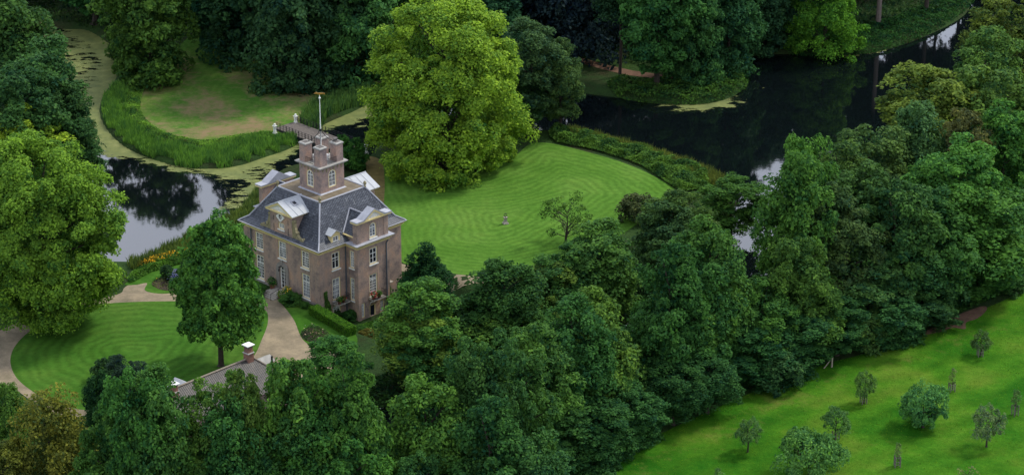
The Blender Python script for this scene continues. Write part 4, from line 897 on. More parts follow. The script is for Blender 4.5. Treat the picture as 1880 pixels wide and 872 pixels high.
# reeds round the island
REED = np.vstack([PL([(238, 150), (196, 165), (186, 205), (206, 242), (245, 270), (300, 292), (360, 303), (430, 299), (485, 282), (535, 265), (548, 250), (505, 250), (460, 252), (420, 262), (370, 272), (320, 266), (280, 250), (248, 225), (232, 195)])])
RDs = densify(REED, True, 3)
blades('reeds', RDs, 24000, .3, 1.4, .055, (.085, .22, .055), M['blade'], 1, .35, label='tall green reeds fringing the island between lawn and duckweed', mask=lambda X, Y: dist(X, Y, RDs) > .1 + 1.3 * np.clip(np.sin(X * .9 + 1.7 * np.sin(Y * .5)) * np.sin(Y * 1.1 + X * .4), 0, 1))
scrub('island_rim_grass', densify(PL([(262, 128), (236, 150), (228, 180), (238, 215), (268, 243), (320, 262), (380, 268), (430, 259), (500, 252), (500, 242), (430, 250), (380, 258), (330, 252), (290, 237), (262, 212), (258, 185), (268, 150)]), True, 3), 14000, (.05, .6), .13, (.085, .21, .045), 15, 'short green rim of grass between the island lawn and its reeds')
R2 = densify(PL([(552, 222), (575, 196), (610, 184), (650, 172), (680, 168), (672, 186), (640, 198), (600, 215), (580, 240), (560, 232)]), True, 3)
blades('reeds', R2, 4500, 1.0, 2.1, .06, (.07, .17, .06), M['blade'], 2, .35, label='reeds on the far bank right of the footbridge')
R3 = densify(PL([(236, 482), (270, 472), (330, 444), (365, 424), (440, 388), (470, 350), (486, 356), (462, 400), (400, 436), (352, 462), (290, 480), (245, 496)]), True, 3)
blades('reeds', R3, 6500, .7, 1.7, .07, (.085, .15, .05), M['blade'], 3, .4, label='pale reeds and grasses on the near pond bank behind the flower border')
R4 = densify(PL([(1045, 238), (1140, 258), (1230, 284), (1322, 322), (1340, 372), (1320, 350), (1270, 322), (1190, 284), (1120, 268), (1050, 252)]), True, 3)
blades('reeds', R4, 9000, .7, 1.7, .065, (.10, .15, .045), M['blade'], 4, .4, label='straw-tipped reeds along the dark pond behind the big lawn')
R5 = densify(PL([(1120, 150), (1200, 150), (1260, 140), (1310, 132), (1368, 128), (1368, 158), (1300, 184), (1200, 184), (1130, 172)]), True, 3)
scrub('bank_plants', R5, 9000, (.3, 1.5), .2, (.035, .10, .028), 5, 'green bank plants on the tongue of land by the dark pond')
R6 = densify(PL([(1440, 70), (1530, 60), (1620, 40), (1700, 10), (1790, -20), (1770, 20), (1700, 60), (1620, 87), (1540, 97), (1450, 94)]), True, 3)
scrub('bank_plants', R6, 12000, (.2, .9), .2, (.018, .070, .026), 6, 'dark green undergrowth on the far shore at the top right')
R7 = densify(PL([(1010, 240), (1060, 243), (1140, 262), (1230, 288), (1300, 320), (1300, 345), (1262, 352), (1236, 345), (1175, 305), (1090, 277), (1020, 262)]), True, 3)
scrub('bank_scrub', R7, 26000, (.3, 1.6), .17, (.06, .15, .04), 7, 'low tangled green scrub between the big lawn and the pond reeds')
R8 = densify(PL([(238, 506), (262, 488), (300, 474), (352, 462), (400, 452), (440, 440), (440, 462), (380, 472), (330, 486), (280, 500), (240, 520)]), True, 3)
scrub('border_foliage', R8, 7000, (.2, .9), .14, (.05, .14, .03), 8, 'leafy green perennials of the border below the pond bank')
R9 = densify(PL([(254, 490), (290, 477), (330, 469), (372, 459), (374, 466), (330, 478), (290, 487), (258, 496)]), True, 3)
fl = scrub('daylilies', R9, 520, (.9, 1.25), .10, (.42, .30, .03), 9, 'drift of orange-yellow daylilies in the border by the pond'); 
# shore rubbish under the far trees
scrub('wood_floor_plants', densify(PL([(0, -40), (1060, -40), (1060, 100), (940, 150), (700, 150), (640, 130), (600, 90), (480, 60), (380, 45), (300, 40), (225, 60), (120, 40), (0, 20)]), True, 3), 30000, (.1, 1.0), .28, (.020, .055, .022), 10, 'dark shade-loving ground cover under the wood beyond the island', .6)
scrub('wood_floor_plants', densify(PL([(1000, -60), (1800, -60), (1790, -10), (1700, 30), (1540, 70), (1450, 85), (1375, 90), (1340, 110), (1240, 130), (1120, 110), (1030, 90)]), True, 3), 26000, (.1, .9), .28, (.016, .050, .024), 11, 'dark ground cover under the trees beyond the right-hand pond', .6)
# verge growth between belt and orchard, and under the belt
OUv = PL(OR_UP); off_ = np.array([-.5, .85])
scrub('belt_undergrowth', np.vstack([OUv + [-.6, 1.0], (OUv + off_ * 9)[::-1]]), 38000, (.2, 1.6), .22, (.022, .075, .022), 12, 'dark green undergrowth along the foot of the tree belt beside the orchard', .8)
scrub('canal_bank_plants', densify(PL([(1300, 500), (1100, 625), (860, 725), (600, 755), (300, 755), (170, 812), (60, 900), (0, 900), (0, 800), (160, 765), (300, 730), (600, 720), (760, 660), (850, 600), (1000, 520), (1200, 430), (1330, 400)]), True, 2), 30000, (.1, 1.3), .24, (.020, .065, .022), 13, 'dark green cover on the garden bank of the ditch under the trees', .8)
# tall grass of the orchard: loose tufts
blades('orchard_tufts', np.vstack([PL(OR_UP[:]), PL([(1960, 560), (1960, 900), (980, 900)])]), 16000, .06, .2, .04, (.085, .20, .018), M['blade'], 14, .9, label='uneven tufts of long green grass across the orchard')
# hedge
def hedge(name, p0, p1, wdt, h, z, col, n, seed, label):
    p0, p1 = np.array(p0), np.array(p1); L = float(np.linalg.norm(p1 - p0)); rng = np.random.default_rng(seed)
    o = empty(name, (p0[0], p0[1], z), math.atan2(p1[1] - p0[1], p1[0] - p0[0]), label=label, cat='hedge')
    f = rng.integers(0, 5, n); x = rng.uniform(0, L, n); y = rng.uniform(-wdt / 2, wdt / 2, n); zz = rng.uniform(0, h, n)
    y = np.where(f == 0, -wdt / 2, np.where(f == 1, wdt / 2, y)); zz = np.where((f == 2) | (f == 3), h, zz); x = np.where(f == 4, np.where(rng.uniform(size=n) < .5, 0, L), x)
    N3 = np.stack([np.where(f == 4, np.sign(x - L / 2), 0), np.where(f == 0, -1., np.where(f == 1, 1., 0)), np.where((f == 2) | (f == 3), 1., .2)], -1)
    P = np.stack([x, y, zz], -1) + rng.normal(0, .05, (n, 3)); V, F, A = leaves(P, nrm(N3 + rng.normal(0, .5, (n, 3))), .085, rng.uniform(0, 1, n), rng)
    c = link('foliage', np_mesh('foliage', V, F, 4, {'tint': A}), M['leaf'], o); c.color = (*col, 1)
    q = MB(); q.box(.08, L - .08, -wdt / 2 + .1, wdt / 2 - .1, -.3, h - .1); q.build('stems', M['bark'], o); return o
hedge('clipped_hedge', HL(-.9, -2.0), HL(-9.6, -3.2), 1.35, 1.25, -.1, (.05, .15, .02), 12000, 20, 'long clipped green hedge running from the corner of the house along the side lawn')
hedge('clipped_hedge', HL(-5.2, .6), HL(-6.6, 8.6), 1.5, 1.0, -2.85, (.05, .15, .025), 9000, 21, 'lower rounded hedge below the bay windows of the house')
def plant(key, px, py, r, h, col, label, cat='shrub', name='shrub', z=0, group=None, at=None):
    cme, tme, pH, pR = PROTO[key]; x, y = G(px, py, z) if at is None else at
    o = empty(name, (x, y, z), px * .7, label=label, cat=cat, group=group); o.scale = (r / pR, r / pR, h / pH)
    c = link('crown' if 'tree' in name else 'foliage', cme, None, o); c.color = (*col, 1); link('trunk' if 'tree' in name else 'stem', tme, None, o); return o
plant('dome', 641, 309, 2.65, 5.4, (.035, .12, .03), 'dense round deep green bush beside the footbridge behind the tower')
plant('bush1', 532, 557, 1.7, 1.3, (.045, .13, .035), 'spreading bush right of the entrance steps')
plant('bush0', 474, 541, 1.2, 1.5, (.04, .12, .035), 'leafy bush left of the entrance steps')
plant('bush1', 560, 566, .7, .9, (.05, .14, .035), 'small bush at the foot of the front wall before the hedge')
plant('bush0', 0, 0, 1.0, 1.4, (.03, .10, .03), 'dark small bush at the foot of the drain pipe beside the bay', z=-2.8, at=tuple(HL(-1.2, 4.1)))
plant('bush1', 0, 0, 1.5, 1.9, (.04, .12, .03), 'bush growing where the two hedges meet', z=-2.0, at=tuple(HL(-8.4, -.4)))
plant('bush0', 0, 0, 1.1, 1.4, (.09, .10, .03), 'yellow-brown small shrub in front of the lower hedge', z=-1.2, at=tuple(HL(-9.9, -.9)))
plant('bush0', 0, 0, 1.6, 2.4, (.10, .19, .03), 'bright yellow-green shrub at the far corner of the bay', z=-2.8, at=tuple(HL(-3.4, 11.3)))
# climbers
def climber(x0, x1, z0, z1, F, col, label, seed, n=1500):
    rng = np.random.default_rng(seed); t_ = rng.uniform(0, 1, n); wv = (x1 - x0) / 2 * (1 - .65 * t_) * (1 + .3 * np.sin(t_ * 14)); s_ = (x0 + x1) / 2 + .25 * np.sin(t_ * 5) + rng.uniform(-1, 1, n) * wv
    P = np.array([F.P(a, z0 + (z1 - z0) * b, .08 + .3 * abs(c) * (1 - b * .5)) for a, b, c in zip(s_, t_, rng.normal(0, .6, n))])
    V, Fc_, A = leaves(P, nrm(rng.normal(size=P.shape) * .6 + [F.n[0], F.n[1], .4]), .09, rng.uniform(0, 1, n), rng)
    o = link('climbing_plant', np_mesh('climbing_plant', V, Fc_, 4, {'tint': A}), M['leaf'], label=label, cat='climber'); o.location = (N0[0], N0[1], 0); o.rotation_euler = (0, 0, HA); o.color = (*col, 1)
climber(.45, 1.7, -2.8, 2.0, SIDE, (.05, .13, .035), 'green climber on the brick wall just right of the near corner', 31)
climber(11.2, 12.6, -2.8, .6, SIDE, (.04, .12, .03), 'dark climber low on the wall beyond the bay', 32, 1200)
# pots
def pot(x, y, z, s, col, label, flower=None, parent_rot=0):
    o = empty('potted_plant', (x, y, z), 0, label=label, cat='plant pot')
    q = MB(); q.lathe(0, 0, [(.17 * s, 0), (.24 * s, .35 * s), (.27 * s, .38 * s), (.22 * s, .4 * s)], 10); q.build('pot', M['terra'], o)
    rng = np.random.default_rng(int(abs(x) * 99)); n = 260; P = nrm(rng.normal(size=(n, 3))) * rng.uniform(.2, .42, (n, 1)) * s + [0, 0, .62 * s]
    V, F, A = leaves(P, nrm(P + rng.normal(0, .3, P.shape)), .08 * s, rng.uniform(0, 1, n), rng); c = link('foliage', np_mesh('foliage', V, F, 4, {'tint': A}), M['leaf'], o); c.color = (*col, 1)
    if flower:
        n = 60; P = nrm(rng.normal(size=(n, 3)) + [0, 0, .5]) * rng.uniform(.36, .46, (n, 1)) * s + [0, 0, .64 * s]
        V, F, A = leaves(P, nrm(P), .07 * s, rng.uniform(0, 1, n), rng); c = link('flowers', np_mesh('flowers', V, F, 4, {'tint': A}), M['leaf'], o); c.color = (*flower, 1)
p = HL(8.9, -.7); pot(p[0], p[1], .22, 1.7, (.03, .10, .03), 'large potted shrub on the left end of the entrance landing')
p = HL(5.7, -.8); pot(p[0], p[1], 0, 1.5, (.06, .15, .03), 'potted plant with yellow flowers right of the front door', (.6, .5, .1))
p = HL(5.9, -1.9); pot(p[0], p[1], 0, 1.2, (.10, .18, .03), 'yellow-green potted plant beside the handrail of the steps')
def onb(a, F, d): return np.array([N0[0], N0[1]]) + hV * F.P(a, 0, d)[0] + hU * F.P(a, 0, d)[1]
p = onb(2.45, SIDE, 1.05); pot(p[0], p[1], -.02, 1.1, (.05, .14, .02), 'left green plant on the balcony left of the bay')
p = onb(3.2, SIDE, 1.0); pot(p[0], p[1], -.02, 1.0, (.04, .12, .02), 'right plant with a few red flowers on the balcony left of the bay', (.3, .02, .04))
p = onb(6.8, BAY, .75); pot(p[0], p[1], -.08, 1.15, (.05, .12, .03), 'red geranium at the left end of the bay balcony', (.5, .02, .08))
p = onb(7.7, BAY, .8); pot(p[0], p[1], -.08, 1.1, (.04, .13, .02), 'green trailing plant in the middle of the bay balcony')
p = np.array([N0[0], N0[1]]) + hV * 11.6 + hU * -.3; pot(p[0], p[1], 0, 1.3, (.03, .10, .03), 'small potted conifer on the stone ledge beyond the bay')
# flower beds
def bed(name, poly, label, n, hh, col, seed, fcols, lift=.06):
    sheet(name + '_soil', poly, M['soil'], lift=lift, step=.6, kind='structure')
    b = densify(poly, True, 4); scrub(name + '_plants', b, n, (.1, hh), .1, col, seed, label, 3.0)
    for i, (fc, m_, lb) in enumerate(fcols):
        o = scrub(name + '_blossoms', b, m_, (hh * .75, hh * 1.15), .085, fc, seed + i + 1, lb, 3.0)
bed('rose_bed', PL([(552, 612), (562, 604), (580, 602), (597, 607), (606, 617), (600, 626), (580, 629), (560, 624)]), 'rose bushes in the oval bed of the side lawn', 1500, 1.0, (.035, .085, .035), 41, [((.6, .55, .55), 26, 'scattered white and pink blooms of the oval rose bed')])
bed('round_bed', PL([(279, 523), (290, 513), (312, 509), (340, 508), (362, 514), (362, 528), (338, 534), (300, 533)]), 'grey-green plants in the bed by the drive left of the big lawn tree', 1500, .7, (.07, .10, .055), 45, [((.5, .35, .08), 16, 'few yellow blooms in the bed by the drive')])
def hydrangea(px, py, r, h, fc, label):
    o = plant('bush1', px, py, r, h, (.03, .09, .03), label, 'hydrangea', 'flowering_shrub'); rng = np.random.default_rng(px)
    n = 70; d = nrm(rng.normal(size=(n, 3)) * [1, 1, .6] + [0, 0, .6]); cme, tme, pH, pR = PROTO['bush1']
    Pc = d * [pR * .95, pR * .95, pH * .72] + [0, 0, pH * .28]; k = 14
    P = (Pc[:, None] + nrm(rng.normal(size=(n, k, 3))) * .2 * pR / r * .9).reshape(-1, 3); V, F, A = leaves(P, nrm(rng.normal(size=P.shape) + [0, 0, .6]), .1 * pR / r, rng.uniform(0, 1, len(P)), rng)
    c = link('blossoms', np_mesh('blossoms', V, F, 4, {'tint': A}), M['leaf'], o); c.color = (*fc, 1)
hydrangea(325, 518, 1.25, 1.7, (.20, .25, .58), 'blue flowering hydrangea above the bed by the drive')
hydrangea(349, 514, 1.3, 1.8, (.52, .52, .55), 'white flowering hydrangea right of the blue one')
plant('bush0', 308, 512, 1.1, 1.9, (.025, .07, .035), 'dark rounded shrub left of the blue hydrangea')
plant('bush1', 348, 497, 1.3, 1.8, (.03, .09, .035), 'dark shrub behind the hydrangeas beside the lawn tree')
# bench by the yew
gx, gy = G(744, 551, -.5); o = empty('garden_bench', (gx, gy, -.7), R_(35), label='pale wooden bench under the yew at the right of the house', cat='bench')
q = MB(); q.box(-.8, .8, -.25, .25, .42, .5); q.build('seat', M['palewood'], o)
q = MB(); q.box(-.8, .8, .25, .31, .6, 1.0); q.build('backrest', M['palewood'], o)
for sx in (-.7, .7):
    for y in (-.2, .25): q = MB(); q.box(sx - .05, sx + .05, y - .05, y + .05, -.4, .42 if y < 0 else 1.0); q.build('leg', M['palewood'], o)
# gate brace by the orchard
gx, gy = G(1527, 674); o = empty('fence_brace', (gx, gy, 0), R_(20), label='pale wooden post with a slanting brace at the edge of the orchard', cat='fence post')
q = MB(); q.box(-.09, .09, -.09, .09, -.2, 1.5); q.build('post', M['palewood'], o)
q = MB(); q.tube([(-1.1, 0, .02), (-.05, 0, 1.25)], .075, 5); q.build('brace', M['palewood'], o)

# ================================================================ TREES
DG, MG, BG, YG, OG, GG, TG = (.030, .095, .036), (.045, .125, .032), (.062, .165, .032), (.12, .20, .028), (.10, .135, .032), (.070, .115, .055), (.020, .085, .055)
tree('plane', 820, 2, 146, (.145, .285, .040), 'huge yellow-green tree rising behind the house on the edge of the big lawn', 'tree', base=302, rot=.6)
tree('leftbig', 92, 258, 136, (.100, .225, .036), 'huge fresh green tree filling the left edge beside the drive', 'tree', base=598, rot=1.2)
tree('pear', 406, 393, 80, (.060, .145, .036), 'dome-shaped green tree with a bare trunk standing on the front lawn', 'tree', base=672, rot=.3)
tree('yew', 779, 448, 55, (.018, .06, .028), 'very dark pointed yew right of the house', 'yew', 'conifer_tree', base=548, rot=.4)
tree('sparse', 1040, 360, 52, (.06, .12, .03), 'thin open-crowned tree through which the big lawn shows', 'tree', base=452, rot=2.0)
tree('belt2', 370, -215, 66, (.03, .085, .04), 'dark tree set back beside the mown strip above the island lawn', base=52)
tree('cypress', 1513, -110, 66, (.07, .21, .03), 'bright feathery green tree overhanging the dark pond at the top', 'tree', 'feathery_tree', base=92, rot=1)
# top-left bank: leaf colours lowered to take in the frame-corner darkening
tree('belt1', 8, -15, 78, (.042, .10, .034), 'dull dark tree at the top left corner by the pond arm', H=24)
tree('belt2', 66, 72, 76, (.030, .085, .036), 'dark tree leaning over the duckweed arm, below the top left corner', H=21)
tree('belt0', 30, 120, 75, (.032, .085, .036), 'dark tree on the left edge above the yellow-green one', H=20)
tree('belt3', 118, 150, 50, (.028, .08, .036), 'dark lower tree on the pond bank above the yellow-green one', H=16)
tree('fine0', 130, 205, 50, (.030, .085, .036), 'dark tree on the pond bank right of the yellow-green one', H=12)
tree('belt4', 34, 190, 70, (.17, .30, .035), 'bright yellow-green tree at the left edge behind the huge green one', H=15)
# island and the wood behind it
tree('low1', 280, -135, 80, (.055, .135, .038), 'mid-green drooping tree on the island bank left of the lawn', base=142)
tree('bush1', 240, 40, 55, (.05, .10, .035), 'sparse low branches hanging over the duckweed left of the island', H=7)
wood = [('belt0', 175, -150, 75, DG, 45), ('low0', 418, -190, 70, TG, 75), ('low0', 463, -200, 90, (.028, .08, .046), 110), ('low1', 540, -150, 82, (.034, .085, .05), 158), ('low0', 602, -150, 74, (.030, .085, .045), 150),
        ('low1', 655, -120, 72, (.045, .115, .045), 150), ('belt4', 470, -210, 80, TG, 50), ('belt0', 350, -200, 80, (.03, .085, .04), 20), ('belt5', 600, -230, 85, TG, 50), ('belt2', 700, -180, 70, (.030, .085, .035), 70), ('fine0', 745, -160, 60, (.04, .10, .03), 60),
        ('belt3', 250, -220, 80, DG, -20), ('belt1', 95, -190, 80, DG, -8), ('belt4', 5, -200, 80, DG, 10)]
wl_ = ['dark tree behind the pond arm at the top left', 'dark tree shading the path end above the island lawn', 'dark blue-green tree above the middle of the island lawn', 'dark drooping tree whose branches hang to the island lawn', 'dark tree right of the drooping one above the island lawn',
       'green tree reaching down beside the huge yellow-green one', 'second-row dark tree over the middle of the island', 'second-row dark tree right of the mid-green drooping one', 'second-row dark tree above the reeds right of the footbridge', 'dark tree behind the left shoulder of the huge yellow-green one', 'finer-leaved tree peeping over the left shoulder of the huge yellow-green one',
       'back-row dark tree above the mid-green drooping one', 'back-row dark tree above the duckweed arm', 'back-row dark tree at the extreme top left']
for (k, cx, ty, r, c, b), lb in zip(wood, wl_): tree(k, cx, ty, r, c, lb, base=b, group='dark trees of the wood beyond the island')  # the wood's leaf colours are set darkest, with the frame-top darkening put in
# behind the big tree and round to the right pond
tree('fine2', 975, 35, 62, (.045, .10, .055), 'grey-green tree touching the right side of the huge yellow-green one', base=240)
tree('fine0', 1028, 68, 42, (.070, .105, .045), 'slim olive tree between the grey-green one and the dark pond', base=238)
tree('belt5', 950, 120, 55, (.04, .10, .045), 'green tree low behind the huge yellow-green one', base=235)
tree('belt2', 890, -60, 70, (.02, .06, .04), 'dark tree behind the crown of the huge yellow-green one', base=120)
tree('weep0', 1050, -170, 110, (.030, .028, .048), 'dark purple-leaved beech at the top behind the olive tree', 'beech', 'copper_beech_tree', base=85)
tree('weep0', 950, -190, 90, (.026, .026, .044), 'second purple-leaved beech, partly behind the huge yellow-green tree', 'beech', 'copper_beech_tree', base=50)
tree('belt0', 1204, -90, 66, (.045, .12, .045), 'green tree with branches hanging to the tongue of land by the pond', base=165)
tree('low1', 1272, -100, 52, (.04, .105, .045), 'green tree right of the one on the tongue of land', base=150)
tree('low0', 1336, -110, 64, (.028, .085, .045), 'dark green tree over the inlet of the dark pond', base=128)
tree('low1', 1402, -130, 58, (.022, .07, .045), 'blue-dark tree left of the bright feathery one', base=85)  # dark leaf colours by the pond include the darkening at the frame top
rear = [(1130, -60, 'dark tree standing behind the tongue of land'), (1240, -70, 'rear dark tree behind the green pair at the pond'), (1350, -80, 'rear dark tree behind the inlet'), (1450, -80, 'rear dark tree just left of the feathery one'), (1550, -75, 'rear dark tree just right of the feathery one'), (1850, -60, 'rear dark tree at the extreme top right')]
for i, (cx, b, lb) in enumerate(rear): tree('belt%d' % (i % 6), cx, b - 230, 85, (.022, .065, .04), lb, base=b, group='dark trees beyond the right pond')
def bare_trunk(px, py, h, r, label, mat='palebark'):
    x, y = G(px, py); o = empty('tall_tree', (x, y, -.2), 0, label=label, cat='tree')
    q = MB(); q.tube([(0, 0, 0), (.1, 0, h * .3), (-.1, 0, h * .7), (0, 0, h)], [r * 1.3, r, r * .9, r * .6], 8); q.build('trunk', M[mat], o)
    c = link('crown', PROTO['belt2'][0], None, o); c.color = (.022, .07, .04, 1); c.location = (0, 0, h * .45); c.scale = (1.1, 1.1, .8)
bare_trunk(1612, 46, 27, .38, 'tall tree with a straight pale bare trunk on the far shore')
bare_trunk(1700, 22, 27, .32, 'tall tree with a dark trunk near the top right inlet', 'bark')
bare_trunk(1138, 140, 18, .22, 'thin-trunked tree on the tongue of land by the pond', 'bark')
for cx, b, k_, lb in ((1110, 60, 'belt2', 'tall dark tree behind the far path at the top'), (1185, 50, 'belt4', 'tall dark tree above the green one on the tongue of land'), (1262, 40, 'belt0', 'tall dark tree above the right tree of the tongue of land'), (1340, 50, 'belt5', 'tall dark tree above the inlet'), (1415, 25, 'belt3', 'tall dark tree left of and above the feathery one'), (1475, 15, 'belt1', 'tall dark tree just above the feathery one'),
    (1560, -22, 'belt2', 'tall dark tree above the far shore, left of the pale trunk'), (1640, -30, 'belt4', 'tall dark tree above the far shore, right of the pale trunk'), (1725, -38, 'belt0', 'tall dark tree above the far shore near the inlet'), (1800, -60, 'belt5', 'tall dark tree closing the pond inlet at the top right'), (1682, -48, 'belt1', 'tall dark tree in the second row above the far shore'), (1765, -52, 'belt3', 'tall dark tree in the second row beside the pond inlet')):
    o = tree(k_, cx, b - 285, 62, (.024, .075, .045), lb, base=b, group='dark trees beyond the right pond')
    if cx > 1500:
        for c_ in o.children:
            if c_.name.startswith('crown'): c_.location = (0, 0, 5.0)
